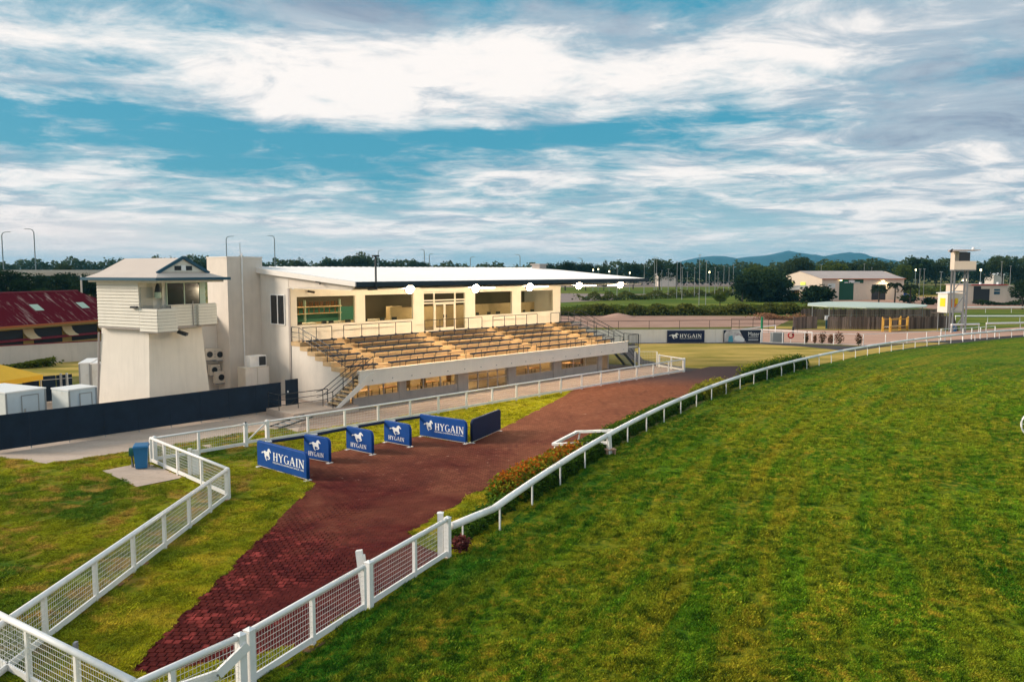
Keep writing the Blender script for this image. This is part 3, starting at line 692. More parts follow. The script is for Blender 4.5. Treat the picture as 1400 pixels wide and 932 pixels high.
def arealight(name, parent, loc, sx, sy, e, col):
    ld = bpy.data.lights.new(name, 'AREA'); ld.shape = 'RECTANGLE'; ld.size = sx; ld.size_y = sy; ld.energy = e; ld.color = col
    o = bpy.data.objects.new(name, ld); COL.objects.link(o); o.parent = parent; o.location = loc; return o
def ceiling_lamp(x, y, z, e, sx=1.2):
    h = MB().box(x - sx / 2, x + sx / 2, y - .3, y + .3, z - .05, z).build('ceiling_lamp', 'strip_lit', gs)
    arealight('ceiling_lamp_light', h, (x, y, z - .08), sx, .6, e, (1, .74, .42))
for x, e in ((3.8, 80), (8.2, 70), (10.6, 40), (15.8, 60)): ceiling_lamp(x, 9.5, 7.29, e)
ceiling_lamp(21, 9.3, 7.29, 26); ceiling_lamp(27, 9.3, 7.29, 20)

# ground floor front : y = .8
GY = .8
def gx(u, v): return gl_(u, v, GY)[0]
secs = [('w', 483, 545.7), ('p', 545.7, 555), ('w', 555, 625.7), ('c', 625.7, 639.8), ('d', 639.8, 694.3), ('c', 694.3, 705), ('w', 705, 756), ('c', 756, 767), ('w', 767, 817), ('c', 817, 822.5)]
for kind, u0, u1 in secs:
    v0 = 545 - (u0 - 480) * .13
    a, b_ = gx(u0, v0), gx(u1, v0 - (u1 - u0) * .13)
    if kind == 'w':
        MB().box(a, b_, GY, GY + .18, 0, .62).build('ground_wall', 'grey_panel', gs)
        n = 3; q = MB().box(a, b_, GY + .02, GY + .12, .622, .67)
        for k in range(n + 1): xk = a + .03 + (b_ - a - .06) * k / n; q.box(xk - .035, xk + .035, GY + .03, GY + .11, .67, 2.2)
        w = q.build('ground_window', 'grey_panel', gs); MB().box(a + .07, b_ - .07, GY + .065, GY + .075, .67, 2.2).build('pane', 'glass', w)
    elif kind == 'p': MB().box(a, b_, GY - .02, GY + .2, 0, 2.2).build('column', 'grey_panel', gs)
    elif kind == 'c': MB().box(a, b_, GY - .06, GY + .35, 0, 2.2).build('column', 'grey_panel', gs)
    else:
        n = 4; q = MB()
        for k in range(n + 1): xk = a + .03 + (b_ - a - .06) * k / n; q.box(xk - .04, xk + .04, GY + .03, GY + .11, 0, 2.2)
        for z in (.75, 1.25): q.box(a + .07, b_ - .07, GY + .035, GY + .105, z - .03, z + .03)
        w = q.build('ground_entrance', 'grey_panel', gs); MB().box(a + .07, b_ - .07, GY + .065, GY + .075, .05, 2.2).build('pane', 'glass', w)
MB().box(.9 + 1.0, 3.0, GY + .0, GY + .17, 0, 2.2) 
gx0, gx1 = gx(461, 555), gx(483, 545)
MB().box(XL + .26, gx1 - .005, GY + .36, GY + .5, 0, 1.5).build('ground_wall', 'grey_panel', gs)
MB().box(XL + .3, 29.2, 1.2, 7.6, .020, .06).build('ground_floor', 'floor_tile', gs)
MB().box(XL + .3, 29.2, 5.4, 5.6, .06, 2.6).build('inner_wall', 'inside_tan', gs)
MB().box(29.22, 29.4, 1.2, 7.6, .0, 2.2).build('inner_wall', 'grey_panel', gs)
for x in (4.5, 8.8, 13.5, 19.5, 25.5): 
    h = MB().box(x - .6, x + .6, 3.0, 3.4, 2.12, 2.16).build('ceiling_lamp', 'strip_lit', gs); arealight('ceiling_lamp_light', h, (x, 3.2, 2.08), 1.2, .4, 60, (1, .72, .38))
# stair from deck to pad, pad, side rails
MB().box(-3.1, 1.48, -.15, 2.9, .0, .40).build('landing_pad', 'concrete_path', gs)
ns = 9; rise = (2.25 - .4) / ns
for k in range(ns): MB().box(.05 + k * .30, .05 + k * .30 + .40, -.02, 1.10, .4 + rise * (k + 1) - .07, .4 + rise * (k + 1)).build('stair_tread', 'tread_concrete', gs)
q = MB()
for k in range(ns): q.box(.33 + k * .30, .36 + k * .30, .0, 1.08, .4 + rise * k + .001, .4 + rise * (k + 1) - .072)
q.build('stair_risers', 'bark', gs, kind='stuff')
MB().prism([(-.15, .40), (.15, .40), (2.75, 2.0), (2.75, 2.28), (2.4, 2.28)], xz, -.15, -.03).build('stringer', 'fascia_white', gs)
MB().prism([(-.15, .40), (.15, .40), (2.75, 2.0), (2.75, 2.28), (2.4, 2.28)], xz, 1.11, 1.16).build('stringer', 'fascia_white', gs)
def rail_set(pts, posts, heights, name='handrail', r=.028, base=None):
    q = MB()
    for h in heights: q.tube([(p[0], p[1], p[2] + h) for p in pts], r if h == max(heights) else r * .75, 6)
    for p in posts: q.tube([(p[0], p[1], p[2]), (p[0], p[1], p[2] + max(heights))], r, 6)
    if base:
        for p in posts: q.box(p[0] - .06, p[0] + .06, p[1] - .06, p[1] + .06, p[2], p[2] + .16)
    return q.build(name, 'black_steel', gs)
# along both sides of the tiers
for x in (XL + .07, XR - .12):
    line = [(x, 7.5, TZ[0]), (x, 6.6, TZ[0]), (x, 5.6, TZ[1]), (x, 1.2, TZ[6] + .05)]
    rail_set(line, [(x, 7.5, TZ[0]), (x, 6.6, TZ[0]), (x, 5.1, TZ[2]), (x, 3.3, TZ[4]), (x, 1.35, TZ[6])], (1.0, .66, .33))
rail_set([(XL + .3, 6.55, TZ[0]), (4.15, 6.55, TZ[0])], [(XL + .35, 6.55, TZ[0]), (2.9, 6.55, TZ[0]), (4.15, 6.55, TZ[0])], (.98,), base=1)
for (u0, u1) in ((470, 563), (581, 659), (674, 734.4), (753, 765)):
    a, _ = gl_(u0, 462, 6.55); b_, _ = gl_(u1, 455, 6.55); n = 4 if u1 - u0 > 20 else 1
    rail_set([(a, 6.55, TZ[0]), (b_, 6.55, TZ[0])], [(a + (b_ - a) * k / n, 6.55, TZ[0]) for k in range(n + 1)], (.98,), base=1)
for a, b_ in ((5.3, 11.3), (12.85, 18.9), (20.3, 26.0), (27.9, 30.1)):
    n = 4 if b_ - a > 3 else 1
    rail_set([(a, .5, TZ[6]), (b_, .5, TZ[6])], [(a + (b_ - a) * k / n, .5, TZ[6]) for k in range(n + 1)], (.72,), r=.022)
# stair handrails
for y in (.0, 1.06):
    rail_set([(-.75, y, .35), (-.35, y, .4), (2.2, y, 1.95), (2.75, y, 2.3)], [(-.3, y, .4), (1.2, y, 1.25), (2.75, y, 2.25)], (1.0, .66))
rail_set([(-3.0, 1.6, .4), (-.4, 1.6, .4), (.4, 1.6, .4)], [(-3.0, 1.6, .4), (-1.7, 1.6, .4), (.4, 1.6, .4)], (.95, .62, .3))
rail_set([(-3.0, 2.8, .4), (-3.0, 1.6, .4)], [(-3.0, 2.8, .4)], (.95, .62, .3))
# right hand landing with balustrade, post and stair
MB().box(XR + .01, 32.2, -.1, 1.6, 1.80, 1.92).build('side_landing', 'steel_grey', gs)
rail_set([(XR + .1, -.05, 1.92), (32.15, -.05, 1.92), (32.15, 1.55, 1.92)], [(XR + .1, -.05, 1.92), (32.15, -.05, 1.92), (32.15, 1.55, 1.92)], (1.1, .12), 'balustrade')
q = MB()
for k in range(13): q.tube([(XR + .15 + k * .16, -.05, 2.0), (XR + .15 + k * .16, -.05, 3.0)], .012, 4)
for k in range(10): q.tube([(32.15, k * .16, 2.0), (32.15, k * .16, 3.0)], .012, 4)
q.build('balusters', 'black_steel', gs, kind='stuff')
MB().bar((32.2, -.1, 0), (32.2, -.1, 1.8), .12, .12).build('landing_post', 'white_plastic', gs)
MB().box(30.9, 32.2, 1.61, 5.6, 1.80, 1.90).build('side_landing', 'steel_grey', gs)
for x in (30.7, 32.0): MB().bar((x - .0, .9, 1.75), (x + 2.3, .9, .0), .06, .22).build('stringer', 'black_steel', gs) if x < 31 else MB().bar((x - 1.3, 2.0, 1.75), (x + 1.0, 2.0, .0), .06, .22).build('stringer', 'black_steel', gs)
for k in range(8): MB().box(30.95 + k * .28, 31.2 + k * .28, .93, 1.97, 1.66 - k * .215, 1.69 - k * .215).build('stair_tread', 'steel_grey', gs)
rail_set([(31.1, .9, 1.6), (33.1, .9, .1)], [(31.1, .9, 1.6), (33.1, .9, .1)], (1.0, .6))
rail_set([(32.2, 7.4, 3.9), (32.2, 6.6, 3.9), (32.2, 1.6, 1.95)], [(32.2, 7.4, 3.9), (32.2, 5.0, 3.2), (32.2, 3.3, 2.6), (32.2, 1.6, 1.95)], (1.0, .66))
for k in range(12): MB().box(XR + .05, 32.2, 6.5 - k * .40 - .32, 6.5 - k * .40, 3.72 - k * .16, 3.76 - k * .16).build('stair_tread', 'steel_grey', gs)
MB().box(XR + .05, 32.2, 6.52, 7.6, 3.76, 3.86).build('side_landing', 'steel_grey', gs)
# ---- benches
rown = ['back', 'second', 'third', 'fourth', 'fifth', 'front']; secn = ['far left', 'second', 'middle', 'fourth', 'far right']
SX = [(1.78, 4.05), (5.1, 11.4), (12.65, 19.0), (20.1, 26.2), (27.75, 30.2)]; BY = [5.95, 5.05, 4.15, 3.25, 2.3, 1.35]
def bench(L_, name='bench'):
    e = bpy.data.objects.new('grandstand_bench', None); COL.objects.link(e)
    for y in (-.09, .09):
        MB().box(-L_ / 2, L_ / 2, y - .08, y + .08, .335, .42).build('seat_plank', 'bench_blue', e)
    n = max(2, round(L_ / 1.25) + 1)
    me = None
    for k in range(n):
        x = -L_ / 2 + .2 + (L_ - .4) * k / (n - 1)
        if me is None:
            o = MB().box(-.02, .02, -.16, .16, .30, .333).box(-.015, .015, -.015, .015, 0.0, .30).build('leg', 'black_steel', e, (x, 0, 0)); me = o.data
        else: link('leg', me, None, e, (x, 0, 0))
    MB().box(-L_ / 2 + .2, L_ / 2 - .2, -.012, .012, .17, .20).build('stretcher', 'black_steel', e)
    return e
gR = Matrix.Rotation(GA, 4, 'Z')
for s_, (a, b_) in enumerate(SX):
    proto = None
    for r_, y in enumerate(BY):
        loc = GO + Av * ((a + b_) / 2) + Bv * y; loc.z = TZ[r_ + 1] + .001
        lab = f'dark blue bench in the {rown[r_]} row of the {secn[s_]} seating bay'
        if proto is None: proto = bench(b_ - a); o = proto; o.location = loc; o.rotation_euler = (0, 0, GA)
        else: o = dup(proto, loc, GA)
        tag(o, lab, 'bench', 'benches on the grandstand tiers')
# ---- furniture seen through the windows
def table(loc, w, d, h, mt, label, rot=GA, grp='tables inside the grandstand'):
    t = thing('table', label, 'table', loc, rot, grp)
    MB().box(-w / 2, w / 2, -d / 2, d / 2, h - .04, h).build('table_top', mt, t); q = None
    for x, y in ((-1, -1), (1, -1), (1, 1), (-1, 1)): MB().box(-.02, .02, -.02, .02, 0, h - .04).build('leg', 'black_steel', t, (x * (w / 2 - .08), y * (d / 2 - .08), 0))
    return t
def gloc(x, y, z): p = GO + Av * x + Bv * y; p.z = z; return p
table(gloc(3.6, 8.9, 4.001), 1.3, .7, .98, 'table_top', 'white table with a jar behind the leftmost upstairs window, nearer the end wall')
table(gloc(5.9, 8.9, 4.001), 1.4, .7, .98, 'table_top', 'white table behind the leftmost upstairs window, on the side towards the entrance')
table(gloc(9.2, 9.0, 4.001), 1.5, .7, .98, 'table_top', 'white table behind the second upstairs window of the grandstand')
for x, lab in ((3.0, 'leftmost'), (5.6, 'second'), (8.3, 'third')):
    pass
def chair(loc, rot, label, m='chair_dark'):
    t = thing('chair', label, 'chair', loc, rot, 'chairs inside the grandstand')
    MB().box(-.22, .22, -.22, .22, .62, .67).build('seat', m, t); MB().box(-.22, .22, .18, .22, .68, 1.15).build('backrest', m, t)
    for x, y in ((-1, -1), (1, -1), (1, 1), (-1, 1)): MB().box(-.018, .018, -.018, .018, 0, .62).build('leg', 'black_steel', t, (x * .18, y * .18, 0))
    return t
cl = [(2.5, 'dark chair behind the leftmost upstairs window, closest to the end wall'), (4.5, 'dark chair behind the leftmost upstairs window, left of the central pair of chairs'), (5.1, 'dark chair behind the leftmost upstairs window, right one of the central pair'), (6.6, 'dark chair behind the leftmost upstairs window, beside the first facade pier'), (8.1, 'dark chair in the left corner of the second upstairs window'), (9.7, 'dark chair in the middle of the second upstairs window'), (10.9, 'dark chair behind the second upstairs window, left of the cabinet'), (19.8, 'dark chair in the left corner of the third large upstairs window'), (21.2, 'dark chair left of centre behind the third large upstairs window'), (22.4, 'dark chair right of centre behind the third large upstairs window'), (25.7, 'dark chair in the left corner of the rightmost upstairs window'), (26.9, 'dark chair in the middle of the rightmost upstairs window')]
cp = None
for x, lab in cl:
    if cp is None: cp = chair(gloc(x, 8.25, 4.001), GA + math.pi, lab)
    else: dup(cp, gloc(x, 8.25, 4.001), GA + math.pi + random.uniform(-.3, .3), lab)
b = thing('bar_shelf', 'wooden bar shelf lined with bottles at the back of the left upstairs room', 'shelf', gloc(5.2, 11.6, 4.001), GA)
MB().box(-3.2, 3.2, -.2, .15, 1.95, 2.02).build('shelf', 'inside_tan', b); MB().box(-3.2, 3.2, -.2, .15, 1.45, 1.50).build('shelf', 'inside_tan', b)
for x in (-3.1, 0, 3.1): MB().box(x - .03, x + .03, -.15, .1, 0, 2.5).build('upright', 'pale_green', b)
bm_ = MB().tube([(0, 0, 0), (0, 0, .2), (0, 0, .26), (0, 0, .34)], .045, 8).build('bottle', 'bottle', b, (-2.9, 0, 2.021)).data
for k in range(38):
    link('bottle', bm_, None, b, (-2.9 + k * .155 + random.uniform(-.03, .03), random.uniform(-.08, .05), 2.021 if k % 3 else 1.501))
for x, y, lab in ((3.6, 2.4, 'brown wooden table seen low through the leftmost ground floor window'), (6.0, 2.6, 'brown wooden table behind the leftmost ground floor window, nearer the first pier'), (9.6, 2.5, 'brown wooden table behind the second ground floor window, at its left'), (20.8, 2.5, 'brown wooden table behind the third ground floor window'), (25.3, 2.5, 'brown wooden table behind the rightmost ground floor window')):
    table(gloc(x, y, .061), 1.3, .8, .74, 'wood_warm', lab)
for x, y, lab in ((7.0, 2.0, 'orange brown chair behind the leftmost ground floor window'), (8.4, 2.0, 'orange brown chair at the left edge of the second ground floor window'), (10.9, 2.1, 'orange brown chair in the middle of the second ground floor window'), (26.4, 2.1, 'orange brown chair behind the rightmost ground floor window')):
    chair(gloc(x, y, .061), GA + math.pi, lab, 'wood_warm')

# ================================================================== JUDGES TOWER
TA = math.atan2(580, math.hypot(1089, 96)); TANG = math.pi / 2 - TA
TO = G(205, 575)
tw = thing('judges_tower', 'cream weatherboard judges tower on a tapered white shaft left of the grandstand', 'tower', TO, TANG)
q = MB().add([(-.04, -.04, 0), (4.45, -.04, 0), (4.45, 4.6, 0), (-.04, 4.6, 0), (.22, .05, 5.4), (3.95, .05, 5.4), (3.95, 4.3, 5.4), (.22, 4.3, 5.4)], [(0, 1, 5, 4), (1, 2, 6, 5), (2, 3, 7, 6), (3, 0, 4, 7), (4, 5, 6, 7)])
q.build('shaft', 'tower_shaft', tw)
MB().tube([(.0, 4.70, 0), (.12, 4.45, 5.0)], .06, 8).build('downpipe', 'grey_panel', tw)
def boards(xa, xb, ya, yb, z0, z1, parent, m='tower_board', bh=.185, name='weatherboard'):
    """horizontal lapped boards between two points of a wall; outward normal to the right of a->b"""
    d = Vector((xb - xa, yb - ya, 0)); L_ = d.length; d.normalize(); nrm = Vector((d.y, -d.x, 0)); n = max(1, round((z1 - z0) / bh)); h = (z1 - z0) / n
    me = bpy.data.meshes.new(name)
    vs = []; 
    for x in (0, L_):
        for y, z in ((0, .022), (.048, .022), (.010, h), (0, h)): p = d * x + nrm * y; vs.append((p.x, p.y, z))
    me.from_pydata(vs, [], [(0, 4, 5, 1), (1, 5, 6, 2), (2, 6, 7, 3), (0, 1, 2, 3), (4, 7, 6, 5)]); bm_fix(me); me.materials.append(MATS[m])
    for k in range(n): link(name, me, None, parent, (xa, ya, z0 + k * h))
CZ0, CZ1 = 5.40, 8.06
MB().box(-.10, 1.30, .38, 4.1, CZ0, CZ1).build('cabin_wall', 'tower_board', tw)
MB().box(1.301, 4.42, .18, 4.09, CZ0 + .002, CZ1).build('cabin_wall', 'tower_board', tw)
MB().box(-.12, 4.5, -.62, 4.12, CZ0 - .10, CZ0 - .002).build('cabin_floor', 'grey_panel', tw)
boards(-.11, -.11, 4.11, .37, CZ0, CZ1 - .02, tw)                  # left wall
# landing box at the near corner
lb = MB().box(-.10, 1.18, -1.14, .37, 5.14, 5.22).build('landing_floor', 'grey_panel', tw)
boards(-.11, -.11, .36, -1.15, 5.20, 6.52, tw); boards(-.11, 1.2, -1.15, -1.15, 5.20, 6.52, tw)
MB().box(-.09, -.05, -1.13, .36, 5.2, 6.53).build('parapet_lining', 'grey_panel', tw); MB().box(-.09, 1.18, -1.13, -1.09, 5.2, 6.53).build('parapet_lining', 'grey_panel', tw)  # linings darkened, painting shade lines into the gaps between boards
boards(1.2, 1.2, -1.15, -.62, 5.20, 6.52, tw)
# balcony front
boards(1.22, 3.05, -.62, -.62, CZ0 + .02, 6.66, tw); boards(3.05, 3.05, -.62, -.80, CZ0 + .02, 6.66, tw); boards(3.05, 4.42, -.80, -.80, CZ0 + .02, 6.66, tw); boards(4.42, 4.42, -.80, .17, CZ0 + .02, 6.66, tw)
MB().box(1.22, 3.05, -.60, -.55, CZ0, 6.67).build('parapet_lining', 'grey_panel', tw); MB().box(3.06, 4.41, -.79, -.74, CZ0, 6.67).build('parapet_lining', 'grey_panel', tw); MB().box(4.36, 4.41, -.73, .16, CZ0, 6.67).build('parapet_lining', 'grey_panel', tw)  # same dark lining, gap shade put into its colour
MB().box(1.0, 4.46, -.70, -.50, 6.672, 6.71).build('balcony_cap', 'tower_board', tw)
MB().tube([(2.75, -.68, 5.45), (2.75, -.68, 6.9)], .03, 6).build('flag_socket', 'grey_panel', tw)
# window, door, lantern
w = MB().box(1.55, 4.02, .10, .178, 7.96, 8.02).box(1.55, 4.02, .10, .178, 6.60, 6.66).box(1.55, 1.61, .10, .178, 6.66, 7.96).box(3.96, 4.02, .10, .178, 6.66, 7.96).box(2.78, 2.86, .10, .178, 6.66, 7.96).build('window', 'pale_green', tw)
for a, b_ in ((1.61, 2.78), (2.86, 3.96)): MB().box(a, b_, .13, .14, 6.66, 7.96).build('pane', 'dark_glass', w)
boards(4.04, 4.42, .16, .16, CZ0, CZ1 - .02, tw, 'pale_green', .40)
dr = MB().box(-.02, .78, .33, .375, 5.45, 7.75).build('door', 'door_paint', tw)
MB().tube([(.68, .30, 6.45), (.68, .24, 6.45)], .03, 8).build('door_knob', 'black_steel', tw)
bl = MB().tube([(.95, .1, 7.1), (.95, .1, 7.45)], .19, 12).build('lantern', 'pale_green', tw); MB().tube([(.95, .1, 7.451), (.95, .1, 7.75), (.95, .1, 7.95)], .19, 12, .06).build('lantern_cap', 'black_steel', tw)
fl_ = MB().box(-.30, -.16, .42, .95, 6.55, 6.66).build('wall_bracket', 'black_steel', tw)
ld_ = MB().bar((1.9, -.35, 5.1), (2.2, -.75, 4.9), .5, .16).build('floodlight', 'black_steel', tw)
MB().bar((2.02, -.5, 4.93), (2.1, -.62, 4.87), .38, .05).build('lamp_glass', 'white_plastic', ld_)
# roof
EX0, EX1, EY0, EY1, EZ = -.58, 4.66, -1.72, 4.82, 8.24
rx, ry0, ry1, rz = 2.02, -.78, 4.35, 9.45
roof = MB()
vs = [(EX0, EY0, EZ), (EX1, EY0, EZ), (EX1, EY1, EZ), (EX0, EY1, EZ),
      (.30, ry0 - .02, 8.60), (3.74, ry0 - .02, 8.60), (3.74, ry1 + .1, 8.60), (.30, ry1 + .1, 8.60), (rx, ry0, rz), (rx, ry1, rz)]
roof.add(vs, [(0, 1, 5, 4), (1, 2, 6, 5), (2, 3, 7, 6), (3, 0, 4, 7), (4, 8, 9, 7), (5, 6, 9, 8), (7, 9, 6), (0, 3, 2, 1), (4, 5, 8)])
rf2 = roof.build('roof', 'tower_roof', tw)
q = MB().box(EX0 - .06, EX1 + .06, EY0 - .07, EY0 - .002, EZ - .10, EZ + .07).box(EX0 - .06, EX0 - .002, EY0, EY1, EZ - .10, EZ + .07).box(EX1 + .002, EX1 + .06, EY0, EY1, EZ - .10, EZ + .07).box(EX0 - .06, EX1 + .06, EY1 + .002, EY1 + .07, EZ - .1, EZ + .07)
q.build('gutter', 'trim_teal', rf2)
MB().box(EX0 + .25, EX1 - .25, EY0 + .22, EY1 - .22, EZ - .22, EZ - .004).build('eave_lining', 'tower_board', rf2)
gb = ry0 - .06
for s_ in (-1, 1):
    MB().bar((rx + s_ * 1.85, gb - .04, 8.56), (rx, gb - .04, rz + .04), .10, .17).build('barge_board', 'trim_teal', rf2)
MB().prism([(rx - 1.5, 8.62), (rx + 1.5, 8.62), (rx, rz - .14)], xz, gb, gb + .05).build('gable', 'tower_board', rf2)
for a, b_ in ((-.62, -.1), (.12, .62)):
    MB().box(rx + a, rx + b_, gb - .02, gb + .0, 8.72, 8.98).build('gable_window', 'dark_glass', rf2)
MB().box(rx - .16, rx + .16, gb - .035, gb - .021, 8.70, 9.02).build('gable_frame', 'white_plastic', rf2)

# ---- air conditioners, kiosk boxes near the left rear wall
def aircon(u, v, b, w, h, label, grp='air conditioner units on the wall behind the tower'):
    x, z = gl_(u, v, b)
    t = thing('air_conditioner', label, 'air conditioner', gloc(x, b, z), GA, grp)
    MB().box(-w / 2, w / 2, -.22, .22, -h / 2, h / 2).build('casing', 'ac_cream', t)
    MB().tube([(-w * .12, -.245, 0), (-w * .12, -.221, 0)], h * .27, 18).build('fan_grille', 'black_steel', t)
    for k in range(3): MB().box(w * .32, w * .44, -.235, -.222, -h * .3 + k * h * .25, -h * .2 + k * h * .25).build('vent', 'grey_panel', t)
    MB().box(-w / 2, w / 2, -.25, .25, -h / 2 - .06, -h / 2 - .003).build('bracket', 'steel_grey', t)
    return t
aircon(286.5, 484, 12.7, .75, .78, 'cream air conditioner unit at the left end of the upper shelf behind the tower')
aircon(301, 484, 12.7, 1.05, .80, 'cream air conditioner unit at the right end of the upper shelf behind the tower')
aircon(293, 505, 12.85, .7, .75, 'small cream air conditioner unit in the middle, half hidden below the upper shelf')
aircon(303, 515, 12.5, 1.05, .80, 'cream air conditioner unit with a round black fan, lowest on the wall behind the tower')
k_ = thing('storage_cabinet', 'cream storage cabinet standing against the grandstand end wall behind the navy fence', 'cabinet', gloc(-.2, 9.6, 0), GA)
MB().box(-.9, .9, -.5, .5, 0, 2.15).build('body', 'ac_cream', k_); MB().box(-.85, -.02, -.53, -.502, .1, 2.1).build('door', 'white_wall', k_); MB().box(.02, .85, -.53, -.502, .1, 2.1).build('door', 'white_wall', k_)
k2 = thing('cooling_unit', 'small white cooling unit with a black fan on top of the cream cabinet', 'air conditioner', gloc(-.0, 9.6, 2.151), GA)
MB().box(-.6, .6, -.35, .35, 0, .75).build('casing', 'white_plastic', k2); MB().box(.05, .55, -.37, -.352, .08, .68).build('fan_grille', 'black_steel', k2)

# ================================================================== FENCES
def mesh_bay(p, q_, z0, z1, hs, vs_, wr):
    m = MB(); d = Vector(q_) - Vector(p); L_ = d.length; d.normalize(); n = int(L_ / vs_)
    for k in range(1, n):
        a = Vector(p) + d * (k * L_ / n); m.bar((a.x, a.y, z0), (a.x, a.y, z1), wr)
    k = z0 + hs
    while k < z1 - .02: m.bar((p[0], p[1], k), (q_[0], q_[1], k), wr * 1.25); k += hs
    return m
def fence(name, label, cat, pts, spacing, H=1.16, rail_r=.062, bottom=True, mesh=True, post=.10, hs=.125, vs_=.085, wr=.0055, corner=(True, True), posts=None, ends=.14, m='white_plastic', flat=False):
    pts = [Vector((p[0], p[1], 0)) for p in pts]
    root = thing(name, label, cat, pts[0])
    O = pts[0]
    loc = [p - O for p in pts]
    if posts is None:
        posts = []
        for i in range(len(loc) - 1):
            d = loc[i + 1] - loc[i]; n = max(1, round(d.length / spacing))
            posts += [loc[i] + d * k / n for k in range(n + (1 if i == len(loc) - 2 else 0))]
    else: posts = [Vector((p[0], p[1], 0)) - O for p in posts]
    d0 = (posts[-1] - posts[0]).normalized(); ang = math.atan2(d0.y, d0.x)
    pme = None
    for i, p in enumerate(posts):
        tall = (i == 0 and corner[0]) or (i == len(posts) - 1 and corner[1])
        if tall:
            e = ends / 2
            o = MB().box(-e, e, -e, e, 0, H + .05).add([(-e - .015, -e - .015, H + .052), (e + .015, -e - .015, H + .052), (e + .015, e + .015, H + .052), (-e - .015, e + .015, H + .052), (0, 0, H + .11)], [(0, 3, 2, 1), (0, 1, 4), (1, 2, 4), (2, 3, 4), (3, 0, 4)]).build('post', m, root, p, ang)
        elif pme is None:
            e = post / 2; o = MB().box(-e, e, -e, e, 0, H - .02).build('post', m, root, p, ang); pme = o.data
        else: link('post', pme, None, root, p, ang)
    nr = Vector((-d0.y, d0.x, 0))
    for i in range(len(loc) - 1):
        a = loc[i]; b_ = loc[i + 1]
        if flat: MB().bar((a.x, a.y, H), (b_.x, b_.y, H), .05, rail_r * 2).build('top_rail', m, root)
        else: MB().tube([(a.x, a.y, H), (b_.x, b_.y, H)], rail_r, 12).build('top_rail', m, root, smooth=True)
        if bottom: MB().bar((a.x, a.y, .16), (b_.x, b_.y, .16), .05, .15).build('bottom_rail', m, root)
    if mesh:
        for i in range(len(posts) - 1):
            mesh_bay(tuple(posts[i] + nr * .012), tuple(posts[i + 1] + nr * .012), .235 if bottom else .05, H - rail_r, hs, vs_, wr).build('wire_mesh', 'white_wire', root, kind=None)
    return root
# lawn fence, long run in the left foreground
F1p = [(-10.85, 29.75), (-10.85, 28.0), (-10.87, 26.2), (-10.88, 24.3), (-10.9, 22.3), (-10.92, 20.25), (-10.93, 18.0), (-10.95, 15.9)]
fence('lawn_fence', 'white wire mesh fence running down the left lawn to the bottom left corner', 'fence', [F1p[0], F1p[-1]], 2, posts=F1p, rail_r=.075)
F2a = G(207, 633); F2b = Vector((-10.85, 29.9, 0))
F2p = [F2b + (F2a - F2b) * t for t in (0, .31, .615, .80, 1)]
fence('lawn_fence', 'short white wire mesh fence between the blue bin and the lawn corner post', 'fence', [tuple(F2b), tuple(F2a)], 2, posts=[tuple(p) for p in F2p], corner=(False, False), rail_r=.06)
q = thing('gate_post_pair', 'pair of white gate posts in the middle of the short lawn fence behind the bin', 'gate post', tuple(F2b + (F2a - F2b) * .53 + Vector((.12, .35, 0))))
MB().box(-.09, .05, -.07, .07, 0, 1.2).build('post', 'white_plastic', q); MB().box(.10, .36, -.05, .05, 0, 1.15).build('post', 'white_plastic', q)
# long rail along the stand
F3a = G(207, 632.5); F3b = G(934.5, 508.5); nF = (F3b - F3a).normalized()
def onF3(u):
    d = ray(u, 500); n = Vector((-nF.y, nF.x, 0)); t = (F3a.dot(n)) / Vector((d.x, d.y, 0)).dot(n); return Vector((d.x * t, d.y * t, 0))
us = [207, 268, 333]
fence('rail_fence', 'white mesh rail fence left of the small gate beside the concrete path', 'fence', [tuple(onF3(207)), tuple(onF3(333))], 2, posts=[tuple(onF3(u)) for u in us], H=1.12, corner=(True, True), ends=.17, hs=.14, vs_=.10, rail_r=.05)
us = [363, 419, 470, 516, 560, 599, 637.4, 672.9, 706, 737.4, 767, 795.4, 821.6, 846.7, 870.5, 893, 914, 934.5]
fence('rail_fence', 'long white mesh rail fence between the red path and the front of the grandstand', 'fence', [tuple(onF3(363)), tuple(F3b)], 2, posts=[tuple(onF3(u)) for u in us], H=1.10, ends=.17, hs=.14, vs_=.10, rail_r=.05)
gt = thing('small_gate', 'narrow white gate with a diagonal brace between two thick posts', 'gate', tuple(onF3(335.5)))
e = onF3(360.5) - onF3(335.5)
MB().bar((0, 0, 1.08), (e.x, e.y, 1.08), .06, .09).build('top_rail', 'white_plastic', gt); MB().bar((0, 0, .22), (e.x, e.y, .22), .05, .14).build('bottom_rail', 'white_plastic', gt)
MB().bar((0, 0, .3), (e.x, e.y, 1.03), .04, .07).build('brace', 'white_plastic', gt); MB().bar((e.x * .02 - .05, e.y * .02 - .1, 1.0), (e.x * .02 - .05, e.y * .02 - .1, 1.25), .07, .1).build('latch', 'black_steel', gt)
# return at the far end
r0 = G(933, 507); r1 = G(902, 503); r2 = G(868, 500)
fence('rail_fence', 'short white rail returning behind the far end of the long fence', 'fence', [tuple(F3b + Vector((.1, .3, 0))), tuple(G(901, 502))], 2.2, H=1.1, corner=(True, True), hs=.16, vs_=.14)
fence('rail_fence', 'thin low mesh fence beside the right hand stair of the grandstand', 'fence', [tuple(G(898, 500.5)), tuple(G(868, 500.5))], 2.2, H=1.35, rail_r=.02, bottom=False, corner=(False, False), hs=.16, vs_=.14)
